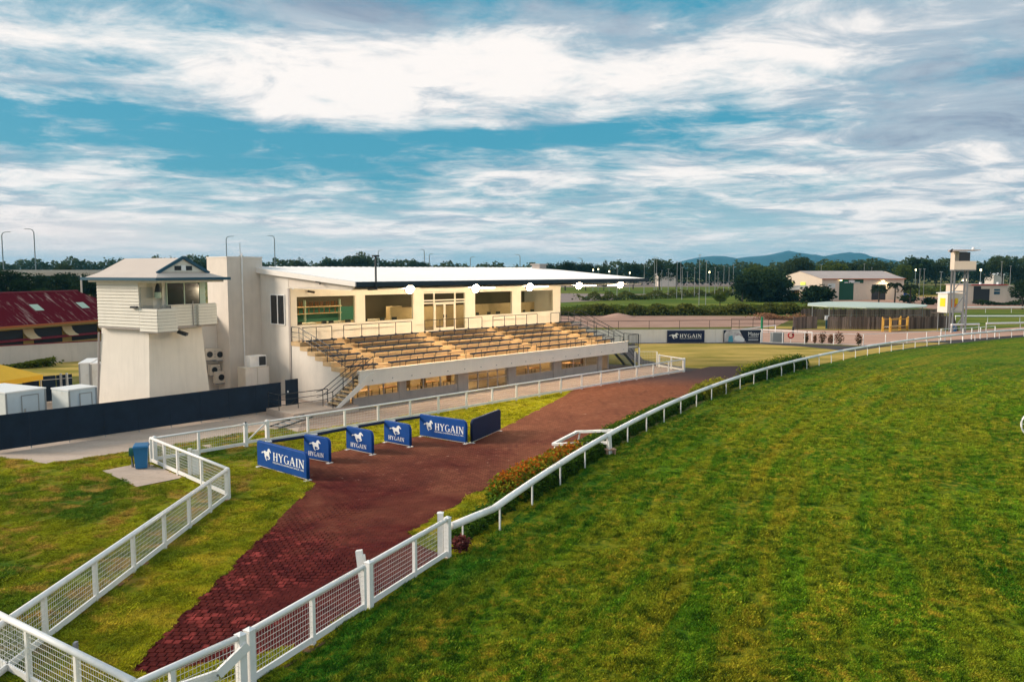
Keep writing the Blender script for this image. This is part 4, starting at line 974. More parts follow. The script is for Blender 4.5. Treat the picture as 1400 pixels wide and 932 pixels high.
# foreground right fence with gates
def pd(n): return tuple(front[n]) if not isinstance(n, tuple) else n
a = G(612, 762); b_ = G(505, 832); c_ = G(497, 838)
P0 = Vector((a.x, a.y, 0)); P1 = Vector((b_.x, b_.y, 0))
fence('gate', 'white mesh gate panel joined to the running rail at the end of the red path', 'gate', [tuple(P1), tuple(P0)], 2, posts=[tuple(P1), tuple(P1 + (P0 - P1) * .54), tuple(P0)], H=1.20, rail_r=.068, ends=.17)
P2 = G(343, 938); P1b = P1 + (P2 - P1).normalized() * .22
fence('gate', 'white mesh gate panel in the middle of the foreground, between two thick posts', 'gate', [tuple(P1b), tuple(P2)], 2, posts=[tuple(P1b), tuple(P1b + (P2 - P1b) * .50), tuple(P2)], H=1.20, corner=(False, True), rail_r=.068, ends=.17)
P3 = P2 + (P2 - P1b).normalized() * .25
P4 = G(203, 1012)
fence('gate', 'white mesh gate panel at the bottom edge, nearest the camera', 'gate', [tuple(P3), tuple(P4 + (P4 - P3) * .5)], 2, H=1.20, rail_r=.068, corner=(True, False), ends=.17)
q = thing('gate_post', 'extra white post standing beside the end post of the gate at the running rail', 'gate post', tuple(P0 + Vector((-.22, .12, 0)))); MB().box(-.085, .085, -.085, .085, 0, 1.36).add([(-.1, -.1, 1.361), (.1, -.1, 1.361), (.1, .1, 1.361), (-.1, .1, 1.361), (0, 0, 1.41)], [(0, 3, 2, 1), (0, 1, 4), (1, 2, 4), (2, 3, 4), (3, 0, 4)]).build('post', 'white_plastic', q)
lp = P1 + Vector((-.12, .28, 0))
q = thing('leaning_post', 'white square post leaning against the gate beside the middle foreground post', 'post', tuple(lp)); MB().bar((-.02, 0, 0), (-.20, .10, 1.42), .16, .16).build('post', 'white_plastic', q); MB().bar((.12, .02, .05), (-.10, .10, 1.3), .10, .10).build('prop', 'white_plastic', q)
q = thing('slip_rail', 'thick white slip rail bent down in front of the bottom gate post', 'rail', tuple(P2 + Vector((.0, -.25, 0))))
MB().bar((.05, .02, 1.02), (-.42, -.42, .62), .07, .20).build('rail', 'white_plastic', q); MB().bar((-.42, -.42, .62), (-1.9, -1.25, .42), .07, .20).build('rail', 'white_plastic', q); MB().tube([(-.42, -.47, .62), (-.42, -.37, .62)], .03, 8).build('bolt', 'steel_grey', q)
# bottom left fence running to the left
g0 = Vector((-6.9, 13.9, 0)); g1 = Vector((-10.95, 16.6, 0)); g2 = g1 + (g1 - g0) * .6
fence('cross_fence', 'white mesh fence crossing the bottom left corner in front of the lawn fence', 'fence', [tuple(g0), tuple(g2)], 2.05, H=1.26, rail_r=.072, corner=(False, False))
q = thing('gate_latch', 'steel latch bar on the rail of the bottom left cross fence', 'latch', tuple(g0 + (g1 - g0) * .45 + Vector((.05, .12, 0)))); MB().bar((0, 0, 1.2), (-.35, .1, 1.0), .03).build('bar', 'steel_grey', q); MB().box(-.03, .03, -.05, .05, .95, 1.36).build('plate', 'steel_grey', q)
# running rail : true arc, posts three metres apart
def pt(r, s): return Vector((CX - r * math.cos(s), CY + r * math.sin(s), 0))
s0 = math.asin((26.0 - CY) / RR)
rr_ = thing('running_rail', 'long curved white running rail sweeping round the turf track on slender posts', 'rail', (0, 0, 0))
NS = 44; step = 3.06 / RR
post_px = [s0 + step * k for k in range(NS)]
# rail body, an oval extrusion, in 6 m lengths
prof_ = [(.10 * math.cos(a), .075 * math.sin(a)) for a in [2 * math.pi * i / 12 for i in range(12)]]
def rail_len(pts, parent, name='rail_section', w=.125, h=.115, z=.92):
    m = MB(); n = 12; k = len(pts)
    for i, p in enumerate(pts):
        d = (pts[min(i + 1, k - 1)] - pts[max(i - 1, 0)]).normalized(); x = Vector((d.y, -d.x, 0))
        for j in range(n):
            a = 2 * math.pi * j / n; v = p + x * math.cos(a) * w; m.v.append((v.x, v.y, p.z + z + math.sin(a) * h))
    for i in range(k - 1):
        for j in range(n): m.f.append((i * n + j, i * n + (j + 1) % n, (i + 1) * n + (j + 1) % n, (i + 1) * n + j))
    m.f.append(tuple(range(n))); m.f.append(tuple((k - 1) * n + j for j in range(n))[::-1])
    return m.build(name, 'white_plastic', parent, smooth=True)
sa = math.asin((25.6 - CY) / RR)
i = 0
while i < NS - 2:
    a_, b2_ = (sa if i == 0 else post_px[i]), post_px[min(i + 2, NS - 1)]
    rail_len([pt(RR + .02, a_ + (b2_ - a_) * k / 4) for k in range(5)], rr_); i += 2
e0 = pt(RR + .02, sa); e1 = P0 + Vector((.12, .22, 0)); rail_len([e1, e0], rr_)
for i, s_ in enumerate(post_px[:-1]):
    b = pt(RR - .02 if i < 15 else RR - .14, s_); c2 = pt(RR + .02, s_)
    if i < 15: MB().tube([b, (b.x, b.y, .85)], .034, 8).build('post', 'white_plastic', rr_)
    else: MB().tube([b, (b.x, b.y, .55), (b.x * .7 + c2.x * .3, b.y * .7 + c2.y * .3, .78), (c2.x, c2.y, .88)], .040, 6).build('post', 'white_plastic', rr_)
b = Vector((-1.55, 24.5, 0)); MB().tube([b, (b.x, b.y, .86)], .03, 8).build('post', 'white_plastic', rr_)
for s_ in (post_px[4], ):
    for dy in (-.12, .12): 
        b = pt(RR - .18, s_ + dy / RR); MB().tube([b, (b.x - .05, b.y, .92)], .05, 8).build('post', 'white_plastic', rr_)
# white chute frame beside the rail
ch = thing('chute_rails', 'open white pipe rail frame lying beside the hedge at the edge of the red path', 'rail', tuple(G(757, 610)))
o_ = G(757, 610)
def cp_(u, v, z): p = G(u, v, z) - o_; return (p.x, p.y, z)
A1, A2, A3, A4 = cp_(756, 607, .30), cp_(789, 590, .50), cp_(846, 588, .75), cp_(830, 605, .55)
for p, q_ in ((A1, A2), (A2, A3), (A1, A4)): MB().bar(p, q_, .14, .12).build('rail', 'white_plastic', ch)
for p in (A1, A2): MB().bar((p[0] + .05, p[1] - .05, 0), (p[0] + .15, p[1] + .0, p[2]), .07).build('leg', 'white_plastic', ch)
st_ = thing('stool', 'small weathered wooden stool on the grass under the running rail', 'stool', tuple(G(834, 622)), .3)
MB().box(-.26, .26, -.16, .16, .26, .31).build('seat', 'stool_wood', st_)
for x, y in ((-1, -1), (1, -1), (1, 1), (-1, 1)): MB().box(-.035, .035, -.035, .035, 0, .26).build('leg', 'stool_wood', st_, (x * .2, y * .11, 0))

# ================================================================== PADDED BARRIERS WITH LETTERING
def stroke(x0, y0, x1, y1, w):
    d = Vector((x1 - x0, y1 - y0)); n = Vector((-d.y, d.x)).normalized() * w / 2
    return [(x0 - n.x, y0 - n.y), (x1 - n.x, y1 - n.y), (x1 + n.x, y1 + n.y), (x0 + n.x, y0 + n.y)]
def rect(a, b, c, d): return [(a, c), (b, c), (b, d), (a, d)]
def serif(x, y, w=.26, h=.05): return rect(x - w / 2, x + w / 2, y if y < .5 else y - h, y + h if y < .5 else y)
def letter(ch):
    T = .15; t = .07
    if ch == 'H': return .82, [rect(.12, .12 + T, 0, 1), rect(.55, .55 + T, 0, 1), rect(.27, .55, .47, .54), serif(.195, 0), serif(.195, 1), serif(.625, 0), serif(.625, 1)]
    if ch == 'Y': return .74, [stroke(.12, .98, .38, .48, T), stroke(.62, .98, .38, .48, t), rect(.31, .45, 0, .52), serif(.14, 1), serif(.62, 1), serif(.38, 0)]
    if ch == 'G':
        o = []; n = 16
        for i in range(n):
            a0 = math.radians(48 + 292 * i / n); a1 = math.radians(48 + 292 * (i + 1) / n)
            w0 = .045 + .085 * abs(math.cos(a0)) ; w1 = .045 + .085 * abs(math.cos(a1))
            f = lambda a, r: (.42 + (.34 - r) * math.cos(a), .5 + (.52 - r) * math.sin(a))
            o.append([f(a0, 0), f(a1, 0), f(a1, w1), f(a0, w0)])
        return .84, o + [rect(.62, .75, .05, .44), serif(.68, .40, .30, .06)]
    if ch == 'A': return .82, [stroke(.12, .02, .38, 1.0, t), stroke(.66, .02, .40, 1.0, T), rect(.22, .55, .30, .37), serif(.12, 0), serif(.67, 0)]
    if ch == 'I': return .40, [rect(.12, .27, 0, 1), serif(.195, 0), serif(.195, 1)]
    if ch == 'N': return .86, [rect(.14, .21, 0, 1), rect(.64, .71, 0, 1), stroke(.17, .98, .68, .02, T), serif(.16, 0), serif(.14, 1), serif(.68, 1)]
    return .5, []
HORSE = [(215, 385), (228, 362), (240, 345), (258, 350), (275, 350), (300, 325), (318, 322), (335, 340), (360, 352), (385, 345), (392, 315), (400, 290), (415, 280), (432, 270), (450, 295), (462, 320), (487, 375), (470, 392), (455, 362), (446, 352), (436, 385), (438, 430), (441, 470), (452, 500), (456, 525), (442, 550), (418, 560), (396, 553), (378, 532), (388, 524), (410, 535), (428, 522), (415, 498), (392, 478), (362, 458), (348, 482), (352, 530), (372, 580), (360, 592), (334, 552), (318, 500), (304, 450), (308, 420), (292, 390), (278, 372), (262, 378), (245, 392)]
HORSE = [((x - 215) / 272., 1 - ((y - .22 * (x - 215)) - 262 + 42) / 320.) for x, y in HORSE]
ymin = min(p[1] for p in HORSE); ymax = max(p[1] for p in HORSE); HORSE = [(x, (y - ymin) / (ymax - ymin)) for x, y in HORSE]
def print_word(parent, word, x0, z0, h, wsc, y, name='lettering'):
    q = MB(); x = x0; k = 0
    for ch in word:
        adv, polys = letter(ch)
        for p in polys:
            k += 1; q.prism([(x + a * h * wsc, z0 + b_ * h) for a, b_ in p], xz, y, y - .004 - .00025 * (k % 12))
        x += adv * h * wsc
    q.build(name, 'print_white', parent); return x
def small_text(parent, txt, x0, z0, h, y, width, name='lettering', m='print_white', squeeze=None):
    cu = bpy.data.curves.new('lettering', 'FONT'); cu.body = txt; cu.size = h * 1.35; cu.extrude = .002
    o = bpy.data.objects.new('lettering', cu); COL.objects.link(o)
    bpy.context.view_layer.update()
    dg = bpy.context.evaluated_depsgraph_get(); me = bpy.data.meshes.new_from_object(o.evaluated_get(dg)); bpy.data.objects.remove(o)
    w = max(v.co.x for v in me.vertices); s = width / w
    for v in me.vertices: v.co = Vector((x0 + v.co.x * s, y - .004 - v.co.z, z0 + v.co.y))
    me.materials.clear(); return link(name, me, m, parent)
def horse(parent, x0, z0, w, h, y):
    q = MB(); q.prism([(x0 + a * w, z0 + b_ * h) for a, b_ in HORSE], xz, y, y - .005); return q.build('horse_emblem', 'print_white', parent)
def rounded(L_, z0, z1, r1, r2):
    pts = [(0, z0), (L_, z0)]
    for i in range(7): a = math.pi / 2 * i / 6; pts.append((L_ - r1 + r1 * math.cos(a), z1 - r1 + r1 * math.sin(a)))
    for i in range(5): a = math.pi / 2 + math.pi / 2 * i / 4; pts.append((r2 + r2 * math.cos(a), z1 - r2 + r2 * math.sin(a)))
    return pts
def barrier(u0, v0, u1, v1, label, style, H=1.22, flip=False, r1=.28, r2=.08):
    a = G(u0, v0); b_ = G(u1, v1); d = b_ - a; L_ = d.length; ang = math.atan2(d.y, d.x)
    t = thing('padded_barrier', label, 'barrier', tuple(a), ang, 'blue padded barriers on the red path')
    pts = rounded(L_, .09, H, r1, r2)
    q = MB(); n = len(pts); T = .085
    cen = (L_ / 2, (H + .09) / 2)
    # padded: bevelled rim
    def ring(s, y): return [(cen[0] + (p[0] - cen[0]) * (1 - s / L_ * 2), y, cen[1] + (p[1] - cen[1]) * (1 - s / (H - .09) * 2)) for p in pts]
    rings = [ring(.035, -T), ring(.010, -T * .8), ring(0, -T * .35), ring(0, T * .35), ring(.010, T * .8), ring(.035, T)]
    for r in rings: q.v += r
    for k in range(5):
        for i in range(n): j = (i + 1) % n; q.f.append((k * n + i, k * n + j, (k + 1) * n + j, (k + 1) * n + i))
    q.f.append(tuple(range(n))[::-1]); q.f.append(tuple(5 * n + i for i in range(n)))
    o = q.build('pad', 'navy_back' if style == 'back' else 'navy_pad', t)
    for p in o.data.polygons: p.use_smooth = len(p.vertices) == 4
    for x in (.06, L_ - .06): MB().box(x - .08, x + .08, -.16, .16, 0, .035).build('foot_plate', 'white_plastic', t); MB().box(x - .025, x + .025, -.025, .025, .035, .12).build('foot', 'steel_grey', t)
    MB().box(.1, L_ - .1, -.03, .03, .055, .085).build('bottom_rail', 'white_plastic', t)
    Y_ = -T - .001
    if style == 'long':
        horse(t, L_ * .10, .40, .52 * L_ / 3.2 * 1.25, .58, Y_)
        w0 = L_ * .335; e_ = L_ * .965 if L_ > 3 else L_ * .95
        tot = sum(letter(c)[0] for c in 'HYGAIN'); h = .36; wsc = (e_ - w0) / (tot * h)
        print_word(t, 'HYGAIN', w0, .50, h, wsc, Y_); small_text(t, 'FEEDING CHAMPIONS SINCE 1983', w0, .38, .075, Y_, (e_ - w0) * .97)
    elif style == 'short':
        horse(t, L_ * .22, .50, L_ * .46, .52, Y_); tot = sum(letter(c)[0] for c in 'HYGAIN'); h = .20; wsc = L_ * .62 / (tot * h)
        print_word(t, 'HYGAIN', L_ * .18, .24, h, wsc, Y_)
    return t, a, b_
B = [barrier(354, 637.5, 422, 657.5, 'nearest long blue padded barrier with a white horse and HYGAIN lettering, beside the lawn', 'long', 1.20),
     barrier(417.5, 627, 452, 633.5, 'short blue padded barrier with white horse, first behind the nearest long one', 'short', 1.18),
     barrier(475, 614.5, 510.5, 622, 'short blue padded barrier with white horse, middle one of the three short ones', 'short', 1.18),
     barrier(526.5, 604.5, 562, 611.5, 'short blue padded barrier with white horse, just left of the far long barrier', 'short', 1.16),
     barrier(575, 596.5, 638.5, 607, 'far long blue padded barrier with HYGAIN lettering reaching its right edge', 'long', 1.22),
     barrier(644.5, 606, 683, 589, 'plain dark navy padded barrier without lettering, rightmost of the row', 'back', 1.22, r1=.12, r2=.25)]
for i in range(4):
    a, b_ = B[i][1], B[i + 1][1]; d = (b_ - a)
    t = thing('padded_pole', ['dark blue padded pole between the nearest long barrier and the first short one', 'dark blue padded pole between the first and middle short barriers', 'dark blue padded pole between the middle and last short barriers', 'dark blue padded pole between the last short barrier and the far long one'][i], 'pole', tuple(a), 0, 'padded poles linking the barriers')
    p = a + d * .28; q_ = a + d * .97
    MB().tube([(p.x - a.x, p.y - a.y, 1.05), (q_.x - a.x, q_.y - a.y, 1.05)], .075, 12).build('padding', 'navy_back', t, smooth=False)
    p2 = a + d * .02; MB().tube([(p2.x - a.x, p2.y - a.y, 1.05), (p.x - a.x, p.y - a.y, 1.05)], .05, 10).build('pipe', 'white_plastic', t)

# ================================================================== BIN, NAVY FENCE, SERVICE YARD
bo = G(194, 640)
t = thing('wheelie_bin', 'blue wheelie bin standing on a concrete slab by the white fence', 'bin', tuple(bo), math.radians(20))
MB().add([(-.23, -.27, .06), (.23, -.27, .06), (.23, .24, .06), (-.23, .24, .06), (-.29, -.33, .96), (.29, -.33, .96), (.29, .36, .96), (-.29, .36, .96)], [(0, 3, 2, 1), (4, 5, 6, 7), (0, 1, 5, 4), (1, 2, 6, 5), (2, 3, 7, 6), (3, 0, 4, 7)]).build('body', 'bin_blue', t)
MB().box(-.31, .31, -.36, .37, .962, 1.0).add([(-.33, -.38, 1.0), (.33, -.38, 1.0), (.33, .40, 1.0), (-.33, .40, 1.0), (-.27, -.32, 1.06), (.27, -.32, 1.06), (.27, .42, 1.08), (-.27, .42, 1.08)], [(4, 5, 6, 7), (0, 1, 5, 4), (1, 2, 6, 5), (2, 3, 7, 6), (3, 0, 4, 7)]).build('lid', 'bin_blue', t)
for x in (-.27, .27): MB().tube([(x - .02, .27, .10), (x + .02, .27, .10)], .10, 16).build('wheel', 'black_steel', t)
MB().tube([(-.25, .44, 1.0), (.25, .44, 1.0)], .02, 8).build('handle', 'bin_blue', t)
t = thing('hose_reel', 'green hose reel on a post beside the blue bin', 'hose reel', tuple(bo + Vector((-.48, .12, 0))), .3)
MB().box(-.03, .03, -.03, .03, 0, .9).build('post', 'post_grey', t); MB().tube([(-.09, -.04, .72), (.09, -.04, .72)], .19, 14).build('reel', 'bin_green', t); MB().tube([(.0, -.06, .55), (.05, -.1, .25), (.08, -.08, .02)], .02, 6).build('hose', 'black_steel', t)
sheet('access_cover', gp((276, 609), (290, 606.5), (298, 609.5), (284, 612.5)), .02, 'concrete_path')

n0 = G(-14, 621); n1 = G(385, 562)
nt = thing('shade_cloth_fence', 'long dark navy shade cloth fence in front of the tower', 'fence', tuple(n0))
d = n1 - n0; NP = 9
for k in range(NP):
    a = d * (k / NP); b_ = d * ((k + 1) / NP); 
    MB().bar((a.x, a.y, .93 + .03), (b_.x - d.x * .0006, b_.y - d.y * .0006, .93 + .03), .03 + .004 * (k % 2), 1.66).build('cloth_panel', 'navy_cloth', nt)
    MB().tube([(a.x, a.y + .06, 0), (a.x, a.y + .06, 1.78)], .028, 8).build('post', 'post_grey', nt)
MB().tube([(0, .05, 1.80), (d.x, d.y + .05, 1.80)], .02, 6).build('top_rail', 'navy_cloth', nt)
a = G(391, 560); b_ = G(408, 557)
t = thing('gate', 'small dark navy cloth gate standing open beside the stair of the grandstand', 'gate', tuple(a)); e = b_ - a
MB().bar((0, 0, 1.02), (e.x, e.y, 1.02), .04, 1.7).build('cloth_panel', 'navy_cloth', t); MB().tube([(0, .04, 0), (0, .04, 1.9)], .03, 8).build('post', 'post_grey', t); MB().bar((-.05, -.1, .0), (e.x * .8, e.y * .8 - .1, .55), .05).build('brace', 'black_steel', t)
MB().box(.12, .2, -.06, -.03, 1.1, 1.22).build('lock_plate', 'print_white', t)
t = thing('steel_steps', 'low folded steel steps lying on the paving below the stair landing', 'steps', tuple(G(405, 583)), GA)
for y in (0, .9): MB().bar((-1.1, y, .05), (1.1, y, .42), .05, .08).build('side_rail', 'black_steel', t)
for k in range(6): MB().box(-.95 + k * .36, -.7 + k * .36, .03, .87, .09 + k * .06, .11 + k * .06).build('step', 'steel_grey', t)
# cool rooms
def cool(name, label, c1, c2, zt, depth, door=True, m='coolroom_front'):
    d = c2 - c1; L_ = math.hypot(d.x, d.y); ang = math.atan2(d.y, d.x)
    t = thing(name, label, 'cool room', (c1.x, c1.y, 0), ang)
    MB().box(0, L_, 0, depth, .25, zt).build('body', m, t)
    MB().box(-.03, L_ + .03, -.03, depth + .03, zt + .002, zt + .07).build('roof', 'roof_white', t)
    MB().box(-.012, -.002, .02, depth - .02, .3, zt - .05).build('side_panel', 'coolroom', t)
    for x in (.03, L_ - .03): MB().box(x - .04, x + .04, -.03, -.002, .25, zt - .01).build('corner_trim', 'post_grey', t)
    for x in (.3, L_ - .3): MB().box(x - .1, x + .1, .2, depth - .2, 0, .25).build('skid', 'black_steel', t)
    if door:
        f = MB().box(L_ * .38, L_ * .80, -.03, -.002, .4, zt - .22).build('door', m, t)
        for xx in (L_ * .38, L_ * .80): MB().box(xx - .025, xx + .025, -.04, -.031, .4, zt - .2).build('door_frame', 'post_grey', f)
        MB().box(L_ * .38, L_ * .80, -.041, -.0315, zt - .24, zt - .19).build('door_frame', 'post_grey', f)
        MB().box(L_ * .42, L_ * .47, -.06, -.042, 1.2, 1.5).build('door_handle', 'alu', f)
    return t
cool('cool_room', 'large white cool room trailer at the left edge behind the navy fence', G(7, 538.5, 2.4), G(62, 531, 2.4), 2.4, 3.6)
cool('cool_room', 'smaller white cool room box with a square front door beside the tower', G(93.4, 534.5, 2.4), G(132, 529.3, 2.4), 2.4, 1.5)
cool('cool_room', 'tall plain cream cool room against the left side of the tower', G(107.5, 497.5, 2.6), G(123, 497, 2.6), 2.6, 3.0, False, 'coolroom')
cool('cool_room', 'plain cream cool room standing right against the tower shaft downpipe', G(123.6, 498, 2.55), G(138, 497.2, 2.55), 2.55, 3.0, False, 'coolroom')
tp = at_depth(-12, 506, 50); 
t = thing('marquee', 'yellow canopy marquee behind the white cool room at the left edge', 'marquee', (tp.x, tp.y, 0), math.radians(-12))
h = 2.25
q = MB().add([(-2.2, -1.7, 2.0), (2.2, -1.7, 2.0), (2.2, 1.7, 2.0), (-2.2, 1.7, 2.0), (0, 0, 2.95)], [(0, 1, 4), (1, 2, 4), (2, 3, 4), (3, 0, 4), (0, 3, 2, 1)]); q.build('canopy', 'tent_yellow', t)
q = MB().box(-2.2, 2.2, -1.73, -1.701, 1.68, 2.0).box(2.201, 2.23, -1.7, 1.7, 1.68, 2.0).box(-2.23, -2.201, -1.7, 1.7, 1.68, 2.0); q.build('valance', 'tent_yellow', t)
for x, y in ((-1, -1), (1, -1), (1, 1), (-1, 1)): MB().box(-.03, .03, -.03, .03, 0, 2.0).build('leg', 'alu', t, (x * 2.12, y * 1.62, 0))
a = G(30, 516.5, 1.8); b_ = G(99, 511, 1.8); d = b_ - a
t = thing('shade_cloth_fence', 'short dark navy fence panels behind the cool rooms', 'fence', (a.x, a.y, 0))
for k in range(3):
    p = d * (k / 3); q_ = d * ((k + 1) / 3); MB().bar((p.x, p.y, .95), (q_.x - .04, q_.y, .95), .03 + .004 * (k % 2), 1.7).build('cloth_panel', 'navy_cloth', t)
for k, mm in ((.37, 'sign_yellow'), (.78, 'alu'), (.90, 'alu')): p = d * k; MB().bar((p.x, p.y - .1, 0), (p.x, p.y - .1, 1.9), .11).build('post', mm, t)
MB().bar((0, -.06, 1.55), (d.x, d.y - .06, 1.55), .04).build('rail', 'alu', t)

# ---- red roofed building and its boundary wall
E0 = G(0, 447, 3.0); E1 = G(137, 437, 3.0); d = E1 - E0; d.z = 0; d.normalize(); ang = math.atan2(d.y, d.x)
rb = thing('red_roof_building', 'low yellow building with a weathered dark red corrugated hip roof', 'building', (E0.x, E0.y, 0), ang)
XA, XB, WD = -16, 19.5, 10.0
MB().box(XA + .8, XB - .8, .9, WD - .9, 0, 2.85).build('wall', 'yellow_wall', rb)
ro = MB().add([(XA, 0, 3.0), (XB, 0, 3.0), (XB, WD, 3.0), (XA, WD, 3.0), (XA + 5, 5, 6.25), (XB - 5, 5, 6.25)], [(0, 1, 5, 4), (1, 2, 5), (2, 3, 4, 5), (3, 0, 4), (0, 3, 2, 1)]).build('roof', 'roof_red_worn', rb)
MB().box(XA - .1, XB + .1, -.12, -.002, 2.82, 3.02).build('gutter', 'orange_trim', ro); MB().box(XA, XB, -.05, .89, 2.70, 2.80).build('eave_board', 'yellow_wall', ro)
MB().tube([(XA + 5, 5, 6.27), (XB - 5, 5, 6.27)], .12, 8).build('ridge_cap', 'roof_red', ro)
for x in (6.0, 12.2):
    a_ = 2.0; MB().add([(x, a_, 3 + a_ * .65 + .05), (x + 1.1, a_, 3 + a_ * .65 + .05), (x + 1.1, a_ + 1.0, 3 + (a_ + 1) * .65 + .05), (x, a_ + 1.0, 3 + (a_ + 1) * .65 + .05)], [(0, 1, 2, 3)]).build('skylight', 'pale_green', ro)
x = XA + 1; k = 0
while x < XB - 3:
    w_ = 3.6 if k % 2 == 0 else 1.3
    pts = [(.88, 2.55), (.7, 2.1), (.3, 1.75), (-.2, 1.55), (-.2, 1.50), (.3, 1.70), (.72, 2.06), (.89, 2.5)]
    if k % 2 == 0: MB().box(x, x + w_, .86, .899, .8, 2.5).build('opening', 'chair_dark', rb)
    MB().prism(pts if k % 2 else [(.3, 1.60), (-.2, 1.5), (-.2, 1.45), (.3, 1.55)], yz, x + .02, x + w_ - .02).build('awning', 'awning' if k % 2 else 'roof_red', rb)
    x += w_; k += 1
MB().box(XA, XB, -.26, -.18, 1.38, 1.50).build('awning_edge', 'roof_red', rb)
w0 = G(-60, 505); w1 = G(0, 500); w2 = G(190, 488); 
bw = thing('boundary_wall', 'long pale rendered boundary wall in front of the red roofed building', 'wall', tuple(w0)); e = w2 - w0
L_ = e.length; n = 12
for k in range(n): 
    p = e * (k / n); q_ = e * ((k + 1) / n); MB().bar((p.x, p.y, .92), (q_.x, q_.y, .92), .16 + .006 * (k % 2), 1.84).build('wall_panel', 'boundary_wall', bw)
MB().bar((0, 0, 1.88), (e.x, e.y, 1.88), .22, .07).build('coping', 'roof_red', bw)
t = thing('light_pole', 'plain grey pole rising behind the red roof beside the tower', 'pole', tuple(at_depth(113.5, 437, 118).xy) + (0,)); MB().tube([(0, 0, 0), (0, 0, 8.0)], .16, 8, .12).build('pole', 'boundary_wall', t)
t = thing('ac_stand', 'tall cream cool cabinet beside the tower', 'cabinet', tuple(G(134, 575)), TANG) if False else None

# ================================================================== FOLIAGE
def leaf_cloud(name, C_, size, m, tint, parent=None, loc=None, elong=1.5, flat=.5, kind=None, mesh_only=False, rs=None):
    rs = rs or RNG; C_ = np.asarray(C_); N = len(C_)
    a = rs.normal(size=(N, 3)); a[:, 2] *= flat; a /= np.linalg.norm(a, axis=1)[:, None] + 1e-9
    n = rs.normal(size=(N, 3)); b_ = np.cross(a, n); b_ /= np.linalg.norm(b_, axis=1)[:, None] + 1e-9
    s = size * rs.uniform(.55, 1.25, size=(N, 1)); A_ = a * s * elong / 2; B_ = b_ * s / 2
    V = np.stack([C_ - A_, C_ - B_ * .9, C_ + A_, C_ + B_ * .9], 1).reshape(-1, 3)
    me = bpy.data.meshes.new(name); me.vertices.add(N * 4); me.vertices.foreach_set('co', V.astype(np.float32).ravel())
    me.loops.add(N * 4); me.loops.foreach_set('vertex_index', np.arange(N * 4, dtype=np.int32)); me.polygons.add(N)
    me.polygons.foreach_set('loop_start', np.arange(0, N * 4, 4, dtype=np.int32)); me.polygons.foreach_set('loop_total', np.full(N, 4, dtype=np.int32))
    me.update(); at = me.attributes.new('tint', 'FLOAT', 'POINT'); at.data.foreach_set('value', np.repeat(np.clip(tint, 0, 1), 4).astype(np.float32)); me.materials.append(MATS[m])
    if mesh_only: return me
    return link(name, me, None, parent, loc, kind=kind)
def crown_points(rs, nclump, nleaf, shape='round'):
    cs = []; 
    for i in range(nclump):
        while True:
            p = rs.uniform(-1, 1, 3)
            if np.linalg.norm(p) < 1: break
        p = p * np.array([.36, .36, .30]); p[2] += .62
        if shape == 'wide': p[2] = .72 + (p[2] - .62) * .55; p[:2] *= 1.15
        if shape == 'tall': p[:2] *= .7; p[2] = .55 + (p[2] - .62) * 1.35
        cs.append((p, rs.uniform(.10, .20)))
    pts = []; ti = []
    for p, r in cs:
        k = nleaf // nclump; d = rs.normal(size=(k, 3)); d /= np.linalg.norm(d, axis=1)[:, None]; rad = r * rs.uniform(.55, 1.08, (k, 1)); q = p + d * rad * np.array([1.15, 1.15, .8])
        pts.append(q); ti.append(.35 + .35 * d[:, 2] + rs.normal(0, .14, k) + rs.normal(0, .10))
    return np.concatenate(pts), np.concatenate(ti), cs
def trunk_mb(cs, rs, h=.5):
    q = MB(); q.tube([(0, 0, 0), (.01, .01, h * .5), (0, .01, h)], .028, 7, .016)
    for p, r in cs[:6]: q.tube([(0, 0, h * .75), (p[0] * .5, p[1] * .5, (h * .75 + p[2]) / 2 + .03), tuple(p)], .013, 5, .004)
    return q
TREES = []
for i, (shape, lm) in enumerate([('round', 'leaf_gum'), ('wide', 'leaf_gum'), ('round', 'leaf_dark'), ('tall', 'leaf_gum'), ('wide', 'leaf_dark'), ('round', 'leaf_bright'), ('tall', 'leaf_dark'), ('wide', 'leaf_bright')]):
    rs = np.random.default_rng(100 + i); p, ti, cs = crown_points(rs, 22, 3600, shape)
    me = leaf_cloud('crown', p, .038, lm, ti, mesh_only=True, rs=rs); q = trunk_mb(cs, rs)
    tm = bpy.data.meshes.new('trunk'); tm.from_pydata(q.v, [], q.f); tm.materials.append(MATS['far_bark']); TREES.append((me, tm))
def tree(u, vtop, Y, wpx, kind, label, base=0, group=None, vbase=None):
    """crown top seen at (u,vtop) and wpx wide, standing Y metres away"""
    p = at_depth(u, vtop, Y); h = p.z - base; w = wpx * Y / 1089
    t = thing('tree', label, 'tree', (p.x, Y, base), random.uniform(0, 6.28), group)
    me, tm = TREES[kind]
    c = link('crown', me, None, t); k = link('trunk', tm, None, t)
    t.scale = (w / .95, w / .95, h / 1.02)
    return t
